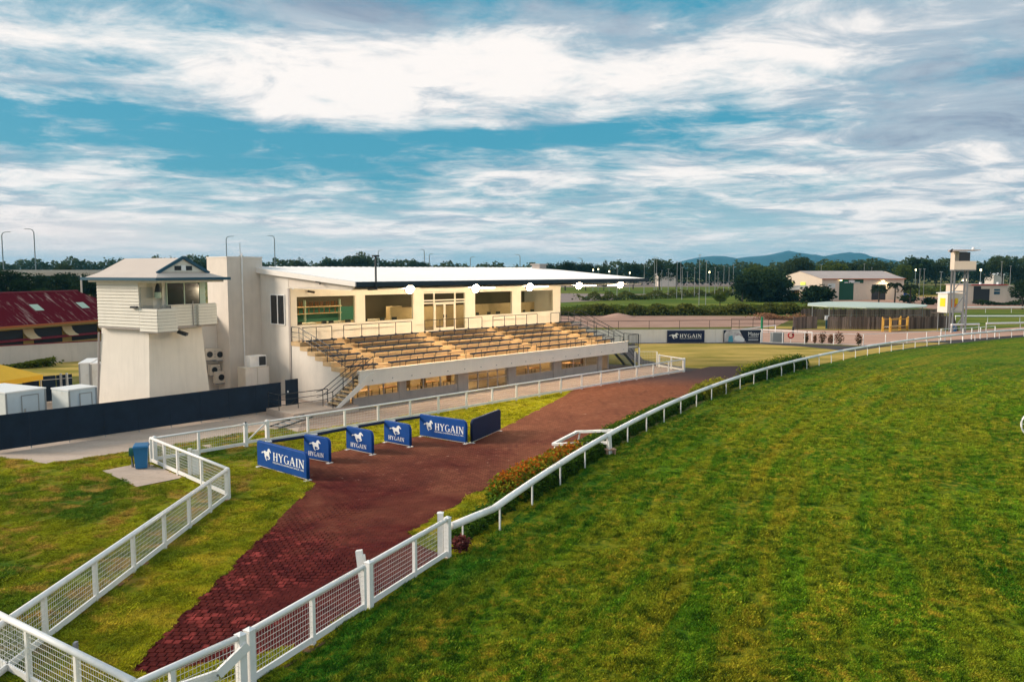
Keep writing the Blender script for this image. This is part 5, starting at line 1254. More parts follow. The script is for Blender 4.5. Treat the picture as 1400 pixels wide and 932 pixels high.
# far belt of trees that reads as one mass
prof_px = [(-200, 352), (0, 360), (40, 357), (75, 358), (100, 356), (140, 358), (230, 354), (262, 351), (290, 353), (360, 357), (410, 358), (430, 361), (470, 353), (495, 349), (515, 354), (540, 357), (600, 362), (740, 364), (800, 362), (850, 361), (890, 358), (960, 361), (1000, 361), (1060, 362), (1120, 359), (1180, 357), (1225, 358), (1262, 353), (1300, 356), (1340, 359), (1372, 351), (1400, 350), (1600, 350)]
def belt(name, Y, off, N, size, m, seed, ua=-250, ub=1700, dens=1.0):
    rs = np.random.default_rng(seed); us_, vs_ = zip(*prof_px)
    u = rs.uniform(ua, ub, N); top = np.interp(u, us_, vs_) + off
    bumps = 2.6 * np.sin(u * .11 + seed) + 1.7 * np.sin(u * .27 + seed * 2) + 1.1 * np.sin(u * .63 + seed)
    zt = 8.7 + (370 - top + bumps) / 1089 * Y; z = zt * rs.uniform(0, 1, N) ** .55; y = Y + rs.uniform(-12, 12, N) + (z / zt) * 0
    x = (u - 700) / 1089 * y; jit = rs.normal(0, size * .4, (N, 3))
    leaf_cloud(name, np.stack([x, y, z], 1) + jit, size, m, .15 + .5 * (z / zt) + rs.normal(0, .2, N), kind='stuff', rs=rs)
belt('far_wood', 560, 0, 42000, 1.5, 'leaf_gum', 3); belt('far_wood', 470, 5, 30000, 1.3, 'leaf_dark', 8)
horizon = [(84, 357, 300, 30, 1), (230, 354, 320, 40, 0), (262, 349, 330, 42, 1), (386, 353, 420, 26, 3), (404, 351, 420, 30, 1), (455, 352, 420, 34, 4), (482, 345, 420, 46, 1), (502, 352, 430, 28, 0), (536, 356, 430, 22, 4), (573, 354, 430, 34, 4), (750, 358, 360, 22, 2), (773, 354, 350, 34, 4), (801, 357, 350, 30, 4), (826, 353, 350, 20, 3), (866, 359, 380, 30, 2), (902, 352, 360, 30, 0), (925, 357, 370, 26, 2), (1040, 357, 330, 46, 5), (1080, 356, 330, 36, 0), (1097, 346, 320, 38, 1), (1140, 356, 340, 40, 7), (1160, 355, 350, 36, 1), (1195, 355, 340, 46, 0), (1236, 357, 330, 30, 5), (1256, 350, 350, 40, 2), (1281, 353, 350, 32, 0), (1345, 358, 380, 30, 2), (1372, 348, 330, 34, 1), (1396, 349, 330, 40, 3)]
near_of = ['above the red roof', 'behind the tower roof', 'just left of the white stair block', 'first right of the white stair block', 'second right of the white stair block', 'left one of the pair above the grandstand roof', 'tallest above the grandstand roof', 'left of the dark mast on the roof', 'small, right of the dark mast on the roof', 'flat topped, above the middle of the grandstand roof', 'right behind the roof exhaust cowl', 'dark, broad, just right of the roof exhaust cowl', 'rounded, third right of the exhaust cowl', 'narrow, above the right part of the roof', 'low, beyond the right tip of the roof', 'tall dark, left of the blue hills', 'at the left foot of the blue hills', 'bright green and round, below the blue hills', 'left neighbour of the tallest one below the hills', 'tallest below the blue hills', 'bright, behind the warehouse ridge', 'below the right hand blue peak', 'behind the right end of the warehouse', 'bright, between warehouse and steel tower', 'dark, nearest left of the steel tower', 'directly left behind the steel tower cabin', 'low, right of the steel tower cabin', 'tall and thin topped near the right edge', 'at the right edge of the picture']
for (u, v, Y, w, k), nm in zip(horizon, near_of): tree(u, v, Y, w, k, f'tree on the horizon line, {nm}', group='trees along the horizon')
# dark trees on the left
for i, (u, v, Y, w, k, nm) in enumerate([(12, 366, 150, 70, 2, 'leftmost, below the first street lamp'), (52, 375, 160, 60, 6, 'second from the left, below the overpass'), (88, 370, 150, 60, 2, 'above the middle of the red roof'), (126, 369, 140, 50, 4, 'beside the grey pole'), (70, 392, 120, 80, 2, 'low, in front, right above the red ridge'), (150, 378, 150, 60, 2, 'half hidden behind the tower roof'), (20, 395, 118, 80, 4, 'low, in front at the left edge'), (-40, 372, 150, 90, 0, 'at the far left, mostly outside the picture')]):
    tree(u, v, Y, w, k, f'dense dark tree behind the red roofed building, {nm}', group='dark trees behind the red roof')
for u, v, Y, w, k, lab in [(1016, 379, 222, 34, 2, 'small dark tree on the left side of the big dark tree'), (1400, 382, 180, 36, 2, 'dark tree over the cream house at the right edge'), (985, 396, 190, 24, 5, 'small bright bush tree in the paddock left of the big tree')]:
    tree(u, v, Y, w, k, lab)
# shrubs and scrub
def shrub(u, v, Y, wpx, hpx, m, label, n=900, size=.12, group=None, cat='shrub'):
    p = at_depth(u, v, Y); w = wpx * Y / 1089; h = hpx * Y / 1089; rs = np.random.default_rng(int(u * 7 + v))
    t = thing('shrub', label, cat, (p.x, Y, 0), 0, group)
    d = rs.normal(size=(n, 3)); d /= np.linalg.norm(d, axis=1)[:, None]; r = rs.uniform(.5, 1.05, (n, 1)) * (1 + .18 * np.sin(d[:, :1] * 7 + d[:, 1:2] * 5) + .10 * np.sin(d[:, 2:] * 11 + d[:, :1] * 13))
    P_ = d * r * np.array([w / 2, w / 2, h / 2]) + np.array([0, 0, h / 2]); P_[:, 2] = np.abs(P_[:, 2])
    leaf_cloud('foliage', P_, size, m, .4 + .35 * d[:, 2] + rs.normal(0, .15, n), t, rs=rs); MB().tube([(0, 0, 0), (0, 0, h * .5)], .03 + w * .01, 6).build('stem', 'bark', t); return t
rs = np.random.default_rng(5)
def scrub(name, pts, hmin, hmax, N, size, m, width=3):
    P_ = []; pts = [G(u, v) for u, v in pts]
    seg = rs.integers(0, len(pts) - 1, N); t = rs.random(N); A_ = np.array([[p.x, p.y] for p in pts]); xy = A_[seg] * (1 - t[:, None]) + A_[seg + 1] * t[:, None] + rs.normal(0, width / 2, (N, 2))
    hh = hmin + (hmax - hmin) * (.5 + .5 * np.sin(xy[:, 0] * .9 + 2 * np.sin(xy[:, 0] * .23))) ; z = hh * rs.random(N) ** .6
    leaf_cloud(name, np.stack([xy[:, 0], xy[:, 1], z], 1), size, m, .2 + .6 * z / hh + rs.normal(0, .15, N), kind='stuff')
scrub('scrub', [(740, 431), (820, 431), (900, 430.5), (1000, 430), (1060, 429), (1100, 428)], .9, 2.2, 16000, .38, 'leaf_scrub')
scrub('scrub', [(760, 424), (860, 422), (960, 424), (1080, 420)], .3, .9, 9000, .35, 'leaf_bright', 6)
scrub('scrub', [(800, 411), (880, 409), (960, 405), (1030, 402), (1090, 399)], 1.0, 2.6, 9000, .45, 'leaf_scrub', 4)
scrub('weeds', [(-20, 505), (40, 503), (70, 500)], .3, 1.1, 1600, .2, 'leaf_bright', .7)
scrub('scrub', [(1020, 409), (1060, 412), (1085, 412)], .8, 2.4, 2500, .5, 'leaf_dark', 3)
scrub('scrub', [(1235, 404), (1330, 401), (1420, 398)], 1.5, 3.0, 6000, .6, 'leaf_bright', 5)
scrub('scrub', [(1050, 436), (1085, 437)], .4, 1.1, 1600, .3, 'leaf_dry', 3)
scrub('scrub', [(1340, 417), (1420, 417)], .5, 1.4, 1800, .35, 'leaf_dark', 2)
# hedge along the rail (centre line on radius RR+1)
def hedge_run(name, y0, y1, w, h, m, label, cat='hedge', dens=900, size=.085, dr=.95, top=None):
    rs = np.random.default_rng(int(y0 * 10)); A_ = pt(RR + dr, math.asin((y0 - CY) / RR)); t = thing(name, label, cat, tuple(A_))
    L_ = (y1 - y0) * 1.15; N = int(L_ * dens)
    y = rs.uniform(y0, y1, N); s = np.arcsin((y - CY) / (RR + dr)); bump = 1 + .16 * np.sin(y * 5.1) + .12 * np.sin(y * 11.7 + 1) 
    ph = rs.uniform(-.25, math.pi + .25, N); rr = rs.uniform(.72, 1.05, N) * bump
    ox = np.cos(ph) * w / 2 * rr; z = np.maximum(.02, np.sin(ph) * h * rr)
    z = np.where(rs.random(N) < .35, z * rs.uniform(.2, 1, N), z)
    R_ = RR + dr + ox; X = CX - R_ * np.cos(s); Y_ = CY + R_ * np.sin(s)
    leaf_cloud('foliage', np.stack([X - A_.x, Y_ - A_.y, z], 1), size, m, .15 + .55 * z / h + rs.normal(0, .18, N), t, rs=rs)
    # added dark core against see-through, inner shade put into its colour
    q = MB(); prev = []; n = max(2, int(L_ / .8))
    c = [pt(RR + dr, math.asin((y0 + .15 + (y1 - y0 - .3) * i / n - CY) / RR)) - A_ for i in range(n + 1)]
    q.tube([(p.x, p.y, h * .36) for p in c], min(w, h) * .36, 8); q.build('dark_core', 'leaf_dark', t)
    return t
hedge_run('hedge', 24.9, 30.6, .9, .42, 'leaf_hedge', 'low dark green hedge beside the start of the running rail')
cr = ['nearest to the gate', 'second from the gate', 'third from the gate', 'fourth from the gate', 'fifth from the gate, by the chute rails', 'farthest, next to the chute rails']
for i in range(6): hedge_run('croton_bush', 29.3 + i * 1.25, 30.85 + i * 1.25, 1.35, .90 - .06 * i, 'leaf_croton', f'orange leaved croton bush beside the rail, {cr[i]}', 'bush', 1700, .11, 1.25)
hedge_run('hedge', 29.5, 37.5, .8, .55, 'leaf_hedge', 'dark green hedge strip between the croton bushes and the running rail', dr=.45)
hedge_run('hedge', 37.0, 50.5, 1.35, .62, 'leaf_hedge', 'long green hedge between the red path and the running rail', dens=1000)
hedge_run('hedge', 50.5, 54.0, .9, .45, 'leaf_hedge', 'thin low stretch of hedge before the yellow bush', dens=800, size=.09)
hedge_run('yellow_bush', 53.6, 58.0, 1.5, .85, 'leaf_yellow', 'yellow leaved bush beside the rail at the far end of the red path', 'bush', 1100, .11)
hedge_run('hedge', 58, 62.5, .9, .5, 'leaf_hedge', 'low hedge stretch right behind the yellow bush', dens=700, size=.10)
hedge_run('hedge', 62.3, 72.5, 1.5, .98, 'leaf_hedge', 'tall end of the hedge where the red path turns away from the rail', dens=900, size=.12)
hedge_run('yellow_bush', 63.0, 71.5, 1.4, 1.08, 'leaf_yellow', 'yellow green foliage on top of the far end of the hedge', 'bush', 300, .12, 1.5)
shrub(630, 760, 24.1, 26, 24, 'leaf_purple', 'small reddish purple shrub at the foot of the gate post', 420, .09)
shrub(676, 700, 28.0, 26, 12, 'leaf_dry', 'pinkish brown low shrub on the verge between path and hedge', 380, .08); shrub(645, 715, 26.6, 32, 10, 'leaf_dry', 'brown low shrub on the verge just behind the gate', 380, .08)
for u, v, w, h, m, nm in [(1102, 469, 6, 15, 'leaf_rose', 'leftmost rose bush behind the asphalt strip'), (1114, 470, 4, 13, 'leaf_dry', 'thin pinkish rose bush, second from the left'), (1124, 470, 10, 17, 'leaf_rose', 'dark rose bush, third from the left'), (1136, 470, 8, 13, 'leaf_dry', 'low pinkish rose bush, fourth from the left'), (1147, 471, 12, 19, 'leaf_rose', 'largest rose bush, fifth from the left'), (1174, 472.5, 9, 17, 'leaf_rose', 'rose bush standing alone on the right')]:
    Y = G(u, v).y; shrub(u, v, Y, w, h, m, nm, 260, .14, 'rose bushes along the mesh fence', 'rose bush')
shrub(1242, 408, 215, 24, 12, 'leaf_dark', 'dark shrub right of the warehouse beside the blue tarpaulin', 400, .5); shrub(1271, 410, 205, 18, 10, 'leaf_dark', 'dark shrub between warehouse and judge box', 400, .5)
def bushy(u, v, Y, w, h, label, n):
    t = shrub(u, v, Y, w, h, 'leaf_dark', label, n, .62, None, 'tree'); t.name = 'broad_tree'
bushy(1041, 395, 226, 70, 40, 'big dark spreading tree with foliage to the ground, left of the cream warehouse', 6500)
bushy(1066, 400, 236, 34, 36, 'dark tree tucked between the big dark tree and the warehouse lean-to', 2600)
bushy(1117, 405, 212, 42, 24, 'round dark bushy tree in front of the warehouse gable', 3000)
# palms
def palm(u, vtop, Y, hpx, label, lean=0):
    p = at_depth(u, vtop, Y); h = p.z; rs = np.random.default_rng(int(u)); t = thing('palm_tree', label, 'palm tree', (p.x, Y, 0), 0, 'palm trees in front of the warehouse')
    MB().tube([(0, 0, 0), (.1, 0, h * .5), (lean, 0, h * .86)], .22, 7, .13).build('trunk', 'far_bark', t)
    P_ = []; 
    for k in range(16):
        a = k * 2.4; el = rs.uniform(.1, 1.1); L_ = hpx * Y / 1089 * .42
        for s in np.linspace(0, 1, 26):
            r = L_ * s * math.cos(el * .6); z = L_ * (s * math.sin(el) - .85 * s * s)
            for w in (-1, 0, 1): P_.append((lean + r * math.cos(a) - w * .22 * math.sin(a), r * math.sin(a) + w * .22 * math.cos(a), h * .88 + z - abs(w) * .12))
    P_ = np.array(P_); leaf_cloud('fronds', P_, .26, 'leaf_palm', rs.uniform(0, 1, len(P_)), t, rs=rs, elong=2)
palm(1202, 389, 205, 26, 'palm tree in front of the dark warehouse opening'); palm(1224, 386, 205, 30, 'palm tree at the right end of the warehouse front'); palm(1245, 388, 205, 28, 'palm tree standing clear to the right of the warehouse')

# ================================================================== BACKGROUND STRUCTURES
def frame_at(a, b_): d = b_ - a; return math.hypot(d.x, d.y), math.atan2(d.y, d.x)
# white panel fence with two sign boards
wa = G(700, 470); wb = G(1040.5, 468); L_, ang = frame_at(wa, wb)
wf = thing('panel_fence', 'long white sheet fence beyond the dry lawn right of the grandstand', 'fence', tuple(wa), ang)
n = 16; pw = L_ / n
for k in range(n): MB().box(k * pw, (k + 1) * pw - .03, -.02 - .004 * (k % 2), .02, .03, 1.58).build('sheet_panel', 'fence_white', wf)
for k in range(n + 1): MB().box(k * pw - .05, k * pw + .02, .021, .10, 0, 1.6).build('post', 'fence_white', wf)
MB().box(0, L_, -.04, .05, 1.582, 1.64).build('capping', 'fence_white', wf)
def board(u0, u1, v, label, z0=.08, z1=1.52, m='navy_back', name='sign_board'):
    vv_ = lambda u: 470 - 2.0 * (u - 700) / 340.5
    a = G(u0, vv_(u0)); b_ = G(u1, vv_(u1)); L2, an = frame_at(a, b_); a = a + Vector((0, -.16, 0)); t = thing(name, label, 'sign', tuple(a), an); MB().box(0, L2, -.02, .02, z0, z1).build('board', m, t); return t, L2
t, L2 = board(911.5, 962.5, 468.3, 'navy blue sign board with a white galloping horse and HYGAIN on the white fence')
horse(t, L2 * .05, .50, L2 * .26, .72, -.021); tot = sum(letter(c)[0] for c in 'HYGAIN'); h = .42
print_word(t, 'HYGAIN', L2 * .33, .66, h, L2 * .60 / (tot * h), -.021); small_text(t, 'FEEDING CHAMPIONS SINCE 1983', L2 * .34, .50, .09, -.021, L2 * .58)
t, L2 = board(988.5, 1039.5, 468.3, 'dark sign board with a pale photograph and the word Mater on the white fence', m='sign_dark')
MB().add([(L2 * .02, -.026, .10), (L2 * .60, -.026, .10), (L2 * .50, -.026, .80), (L2 * .42, -.026, 1.5), (L2 * .08, -.026, 1.5), (L2 * .02, -.026, 1.1)], [(0, 1, 2, 3, 4, 5)]).build('photo_print', 'photo_pale', t)
MB().add([(L2 * .12, -.030, .10), (L2 * .26, -.030, .10), (L2 * .24, -.030, .9), (L2 * .14, -.030, .8)], [(0, 1, 2, 3)]).build('photo_print', 'photo_blue', t)
MB().add([(L2 * .28, -.031, .35), (L2 * .55, -.031, .12), (L2 * .56, -.031, .45), (L2 * .42, -.031, .95), (L2 * .30, -.031, .8)], [(0, 1, 2, 3, 4)]).build('photo_print', 'print_white', t)
small_text(t, 'Mater', L2 * .65, .82, .52, -.021, L2 * .31); small_text(t, 'Health Services', L2 * .68, .62, .10, -.021, L2 * .26) if False else None
for z in (.62, .36, .26): MB().box(L2 * .66, L2 * (.93 if z != .28 else .85), -.026, -.021, z, z + .045).build('print_line', 'print_white', t)
# black rail fence behind it
def simple_rail(name, label, pts, H, sp, r, m, heights=(1.0,), cat='fence', pr=None, group=None):
    P_ = [G(u, v) for u, v in pts]; t = thing(name, label, cat, tuple(P_[0]), 0, group); O = P_[0]; me = None
    for i in range(len(P_) - 1):
        a = P_[i] - O; b_ = P_[i + 1] - O; L2 = (b_ - a).length; n = max(1, round(L2 / sp))
        for k in range(n + (1 if i == len(P_) - 2 else 0)):
            p = a + (b_ - a) * k / n
            if me is None: o = MB().tube([(0, 0, 0), (0, 0, H)], pr or r, 6).build('post', m, t, p); me = o.data
            else: link('post', me, None, t, p)
        for h in heights: MB().tube([(a.x, a.y, H * h), (b_.x, b_.y, H * h)], r, 6).build('rail', m, t)
    return t
simple_rail('pipe_fence', 'thin dark pipe fence behind the white sheet fence at the dirt yard', [(760, 459), (1090, 455)], 1.9, 4.2, .035, 'bark')
simple_rail('pipe_fence', 'short run of dark pipe railing next to the timber palisade', [(1000, 449), (1088, 449)], 1.5, 3.5, .04, 'bark', (1.0, .5))
simple_rail('mesh_fence', 'white mesh fence with slender posts between rose bushes and sand track', [(1040, 468.5), (1100, 470), (1180, 472), (1240, 469), (1292, 466)], 1.3, 2.9, .03, 'white_plastic', (1.0, .05), pr=.05)
simple_rail('mesh_fence', 'white post fence between the running rail and the sand track at the right', [(1286, 466), (1316, 465), (1340, 463), (1360, 461.5)], 1.5, 2.4, .035, 'white_plastic', (1.0, .5), pr=.07)
simple_rail('track_rail', 'white inner rail crossing behind the Mater sign towards the palisade', [(1000, 463), (1060, 455)], 1.05, 30, .07, 'white_plastic')
simple_rail('track_rail', 'white low rail running from the green post to the rose bushes', [(1040, 462.0), (1110, 466)], 1.1, 5, .06, 'white_plastic')
for (pts, lab) in [([(1312, 427.5), (1700, 427.5)], 'farthest white track rail in front of the cream house'), ([(1306, 441.5), (1700, 441)], 'second white track rail crossing the far green turf'), ([(1300, 455), (1338, 454)], 'short white track rail beside the blue drum'), ([(1348, 453), (1440, 451)], 'white track rail piece at the right edge above the sand track')]:
    simple_rail('track_rail', lab, pts, 1.15, 5.2, .15, 'white_plastic', group='white inner track rails', pr=.06)
for (u, v, h, m, lab) in [(1041, 468, 3.1, 'signal_green', 'green post at the end of the white fence'), (1084, 459, 1.2, 'chair_dark', 'short dark post on the low white rail')]:
    t = thing('post', lab, 'post', tuple(G(u, v))); MB().tube([(0, 0, 0 if h < 2 else 1.66), (0, 0, h)], .14, 8).build('post', m, t)
    if h > 2: MB().tube([(0, 0, 0), (0, 0, 1.655)], .13, 8).build('lower_post', 'white_plastic', t)
t = thing('life_ring', 'small red round marker on the mesh fence near the roses', 'marker', tuple(G(1081, 469)))
q = MB(); q.tube([(.32 * math.cos(a), 0, .95 + .32 * math.sin(a)) for a in [2 * math.pi * i / 14 for i in range(15)]], .09, 8); q.build('ring', 'red_paint', t); MB().box(-.03, .03, -.03, .03, 0, .62).build('post', 'white_plastic', t)
t = thing('cabinet', 'small grey service cabinet behind the mesh fence beside the Mater sign', 'cabinet', tuple(G(1062, 468)), .1); MB().box(-.7, .7, -.4, .4, .1, 1.25).build('body', 'post_grey', t); MB().box(-.65, .65, -.42, -.401, .2, 1.15).build('door', 'post_grey', t); MB().box(-.75, .75, -.45, .45, 0, .1).build('plinth', 'concrete', t)
# timber palisade, each paling its own piece
def palisade(label, pts, H, sp, limit=300):
    P_ = [G(u, v) for u, v in pts]; t = thing('palisade_fence', label, 'fence', tuple(P_[0])); O = P_[0]; me = [MB().box(-sp * .44, sp * .44, -.03, .03, 0, H * h_).build('paling', 'palings', None).data for h_ in (1, .97, 1.03)]
    for o in [o for o in COL.objects if o.name.startswith('paling') and o.parent is None and o.type == 'MESH' and o.data in me]: bpy.data.objects.remove(o)
    c = 0
    for i in range(len(P_) - 1):
        a = P_[i] - O; b_ = P_[i + 1] - O; L2 = (b_ - a).length; n = int(L2 / sp); an = math.atan2((b_ - a).y, (b_ - a).x)
        for k in range(n):
            link('paling', random.choice(me), None, t, a + (b_ - a) * (k + .5) / n, an + random.uniform(-.04, .04)); c += 1
        for z in (.4, H - .4): MB().bar((a.x, a.y + .08, z), (b_.x, b_.y + .08, z), .06, .12).build('rail', 'palings', t)
    return t
palisade('weathered timber palisade left of the yard entrance', [(1084, 450), (1117, 449)], 1.85, .30)
palisade('long weathered timber palisade in front of the pale low roof', [(1131, 450), (1235, 450.5), (1300, 448)], 1.85, .30)
palisade('taller dark timber palisade further back under the pale low roof', [(1095, 437), (1290, 437)], 1.9, .40)
# low roof over the tie-up yard
a = at_depth(1104, 420, 128); b_ = at_depth(1268, 420, 128)
t = thing('yard_roof', 'long low pale green roof on posts above the timber palisade', 'shelter', (a.x, 128, 0)); W_ = b_.x - a.x
q = MB(); n = 24; top = []; 
pts = [(0, 0), (W_ * .10, -3), (W_ * .35, -6), (W_ * .62, -6.5), (W_ * .88, -4), (W_, 0), (W_ * .9, 5), (W_ * .6, 9), (W_ * .35, 9), (W_ * .1, 5)]
q.v += [(x, y, 2.95 + .02 * (y + 6)) for x, y in pts] + [(x, y, 3.12 + .02 * (y + 6)) for x, y in pts] + [(W_ / 2, 2, 3.62)]
m_ = len(pts); q.f.append(tuple(range(m_))[::-1])
for i in range(m_): j = (i + 1) % m_; q.f.append((i, j, m_ + j, m_ + i)); q.f.append((m_ + i, m_ + j, 2 * m_))
q.build('roof', 'pale_roof', t)
for x, y in [(W_ * k, yy) for k in (.12, .3, .5, .7, .88) for yy in (-3, 4)]: MB().tube([(0, 0, 0), (0, 0, 2.95)], .07, 6).build('post', 'post_grey', t, (x, y, 0))
for z in (.9, 1.7): MB().bar((W_ * .1, -2, z), (W_ * .9, -2, z), .06, .08).build('rail', 'post_grey', t)
t = thing('gate_box', 'small white meter box on a blue post at the palisade entrance', 'box', tuple(G(1130, 449.5))); MB().box(-.28, .28, -.1, .1, 1.35, 1.95).build('box', 'print_white', t); MB().box(-.14, .14, -.08, .08, 0, 1.35).build('post', 'trim_teal', t)
# yellow scaffold stand
s0_ = G(1216, 454); s1_ = G(1241, 452); L_, ang = frame_at(s0_, s1_); t = thing('scaffold_stand', 'yellow steel scaffold stand in front of the palisade', 'scaffold', tuple(s0_), ang)
for x in (0, .35, L_ - .35, L_):
    for y in (0, 1.1): MB().bar((x, y, 0), (x, y, 2.1 if x in (0, L_) else 1.9), .12).build('upright', 'scaffold', t)
for z in (.35, .75, 1.75): MB().bar((0, 0, z), (L_, 0, z), .08).build('rail', 'scaffold', t); MB().bar((0, 1.1, z), (L_, 1.1, z), .08).build('rail', 'scaffold', t)
MB().box(.1, L_ - .1, .1, 1.0, .66, .72).build('platform', 'steel_grey', t)
# cream warehouse
Yw = 236; c0 = at_depth(1123.3, 409, Yw); c1 = at_depth(1235, 409, Yw + 3); g0_ = at_depth(1091, 405, Yw + 14)
L_, ang = frame_at(Vector((c0.x, Yw, 0)), Vector((c1.x, Yw + 3, 0)))
wh = thing('warehouse', 'cream metal warehouse with a tall green roller door and pale gable roof', 'warehouse', (c0.x, Yw, 0), ang)
ex = at_depth(0, 380, Yw).z; Wd = 14.5; ox = -3.6
MB().add([(0, 0, 0), (L_, 0, 0), (L_ + ox, Wd, 0), (ox * 1.9, Wd, 0), (0, 0, 6.4), (L_, 0, 6.4), (L_ + ox, Wd, 6.4), (ox * 1.9, Wd, 6.4), (ox * .95, Wd / 2, 8.5), (L_ + ox * .5, Wd / 2, 8.5)], [(0, 1, 5, 4), (1, 2, 6, 9, 5), (2, 3, 7, 6), (3, 0, 4, 8, 7), (0, 3, 2, 1)]).build('wall', 'shed_wall', wh)
MB().add([(-.3, -.4, 6.35), (L_ + .3, -.4, 6.35), (L_ + .3 + ox * .5 - 1.2, Wd / 2, 8.62), (-.3 + ox * .95, Wd / 2, 8.62), (L_ + .3 + ox, Wd + .4, 6.35), (-.3 + ox * 1.9, Wd + .4, 6.35)], [(0, 1, 2, 3), (3, 2, 4, 5), (1, 4, 2)]).build('roof', 'shed_roof', wh)
MB().box(-.3, L_ + .3, -.55, -.41, 6.15, 6.38).build('gutter', 'orange_trim', wh)
sx = lambda u: (u - 1123.3) / (1235 - 1123.3) * L_
MB().box(sx(1146.5), sx(1166), -.06, -.01, 0, 5.0).build('roller_door', 'door_green', wh)
sg = MB().box(sx(1146.5), sx(1179), -.12, -.061, 5.02, 6.1).build('sign', 'door_green', wh)
MB().box(sx(1147.5), sx(1158), -.16, -.121, 5.5, 5.9).build('sign_panel', 'sign_green', sg); 
q = MB().prism([(sx(1163) + 1.0 * math.cos(a), 5.62 + .34 * math.sin(a)) for a in [2 * math.pi * i / 16 for i in range(16)]], xz, -.17, -.125); q.build('sign_oval', 'print_white', sg)
for a_, b2, z in ((1153, 1158, 5.1), (1159, 1160.5, 5.1), (1162, 1174, 5.1)): MB().box(sx(a_), sx(b2), -.16, -.125, z, z + .22).build('sign_letters', 'print_white', sg)
MB().box(sx(1191), sx(1210), -.06, -.01, 0, 4.6).build('opening', 'chair_dark', wh); MB().box(sx(1131), sx(1141), -.06, -.01, 3.6, 4.9).build('window', 'coolroom', wh)
for x in (ox * .6, ox * 1.25): MB().box(x - .5, x + .5, Wd * (.32 if x > -3 else .66) - .1, Wd * (.32 if x > -3 else .66) + .0, 4.2, 5.0)
for fy in (.36, .64): MB().bar((ox * 1.9 * fy - .12, Wd * fy - .04, 4.7), (ox * 1.9 * (fy + .11) - .12, Wd * (fy + .11) - .04, 4.7), .12, 1.1).build('window', 'window_lit', wh)
lit = MB().box(sx(1203) , sx(1207), -.5, -.42, 5.6, 5.75).build('wall_light', 'far_lit', wh)
arealight('wall_light_glow', lit, (sx(1206), -.9, 5.5), 2.5, .3, 120, (1, .8, .45)); 
lit = MB().box(sx(1146), sx(1149), -.5, -.42, 5.75, 5.95).build('wall_light', 'far_lit', wh)
a = at_depth(1088, 400, 232); t = thing('lean_to', 'low lean-to shelter with a cream roof at the left of the warehouse', 'shelter', (a.x - 3.2, 230, 0), .05)
MB().add([(-.5, -1, 3.0), (8, -1, 3.4), (8, 6, 4.3), (-.5, 6, 3.9), (-.5, -1, 3.15), (8, -1, 3.55), (8, 6, 4.45), (-.5, 6, 4.05)], [(0, 3, 2, 1), (4, 5, 6, 7), (0, 1, 5, 4), (1, 2, 6, 5), (2, 3, 7, 6), (3, 0, 4, 7)]).build('roof', 'shed_wall', t)
for x in (0, 2.5, 5): MB().tube([(0, 0, 0), (0, 0, 3.1)], .09, 6).build('post', 'chair_dark', t, (x, -.5, 0))
MB().box(.5, 5.5, 4.5, 4.7, 0, 3.2).build('wall', 'yellow_wall', t); MB().box(-3.0, -.4, -.8, 1.5, 0, 1.9).build('low_wall', 'shed_wall', t)
t = thing('tarpaulin', 'crumpled blue tarpaulin on a pile right of the warehouse', 'tarpaulin', tuple(G(1240, 409)))
q = MB(); 
for i in range(7):
    for j in range(5): q.v.append((i * .8 - 2.4, j * .9, max(0, (1.9 - .35 * abs(i - 3) - .3 * abs(j - 2)) + random.uniform(-.25, .25)) + .01))
for i in range(6):
    for j in range(4): q.f.append((i * 5 + j, i * 5 + j + 5, i * 5 + j + 6, i * 5 + j + 1))
q.build('sheet', 'tarp_blue', t)
# cream house at the right
Yh = 207; a = at_depth(1318, 416, Yh); b_ = at_depth(1390, 416, Yh); L_ = b_.x - a.x
t = thing('cream_house', 'low cream flat roofed building with a dark garage opening behind the track rails', 'building', (a.x, Yh, 0)); hx = lambda u: (u - 1318) / 72 * L_
MB().box(0, hx(1376), 0, 9, 0, 5.0).build('wall', 'shed_wall', t); MB().box(hx(1376) + .01, L_, 1.2, 8.5, 0, 4.9).build('wing', 'shed_wall', t); MB().box(L_ + .01, L_ + 8, 2.2, 8, 0, 3.2).build('wing', 'shed_wall', t)
MB().box(-.3, hx(1376), -.2, 9.2, 5.002, 5.15).build('roof', 'shed_roof', t); MB().box(hx(1326), hx(1376), -.32, -.201, 4.95, 5.2).build('gutter', 'red_gutter', t)
MB().box(hx(1330), hx(1352), -.05, -.01, .25, 4.7).build('garage_opening', 'chair_dark', t); MB().box(hx(1340), hx(1352), -.1, -.051, 4.0, 4.75).build('shutter', 'shed_wall', t)
for z0_, z1_ in ((3.5, 3.95), (2.6, 3.3)): MB().box(hx(1358), hx(1366), -.06, -.01, z0_, z1_).build('window', 'trim_teal', t)
MB().box(hx(1383), hx(1389), 1.1, 1.19, 2.8, 3.5).build('window', 'alu', t)
for u in (1345, 1369): MB().tube([(hx(u), 2, 5.15), (hx(u), 2, 5.7)], .3, 8).build('roof_vent', 'print_white', t)
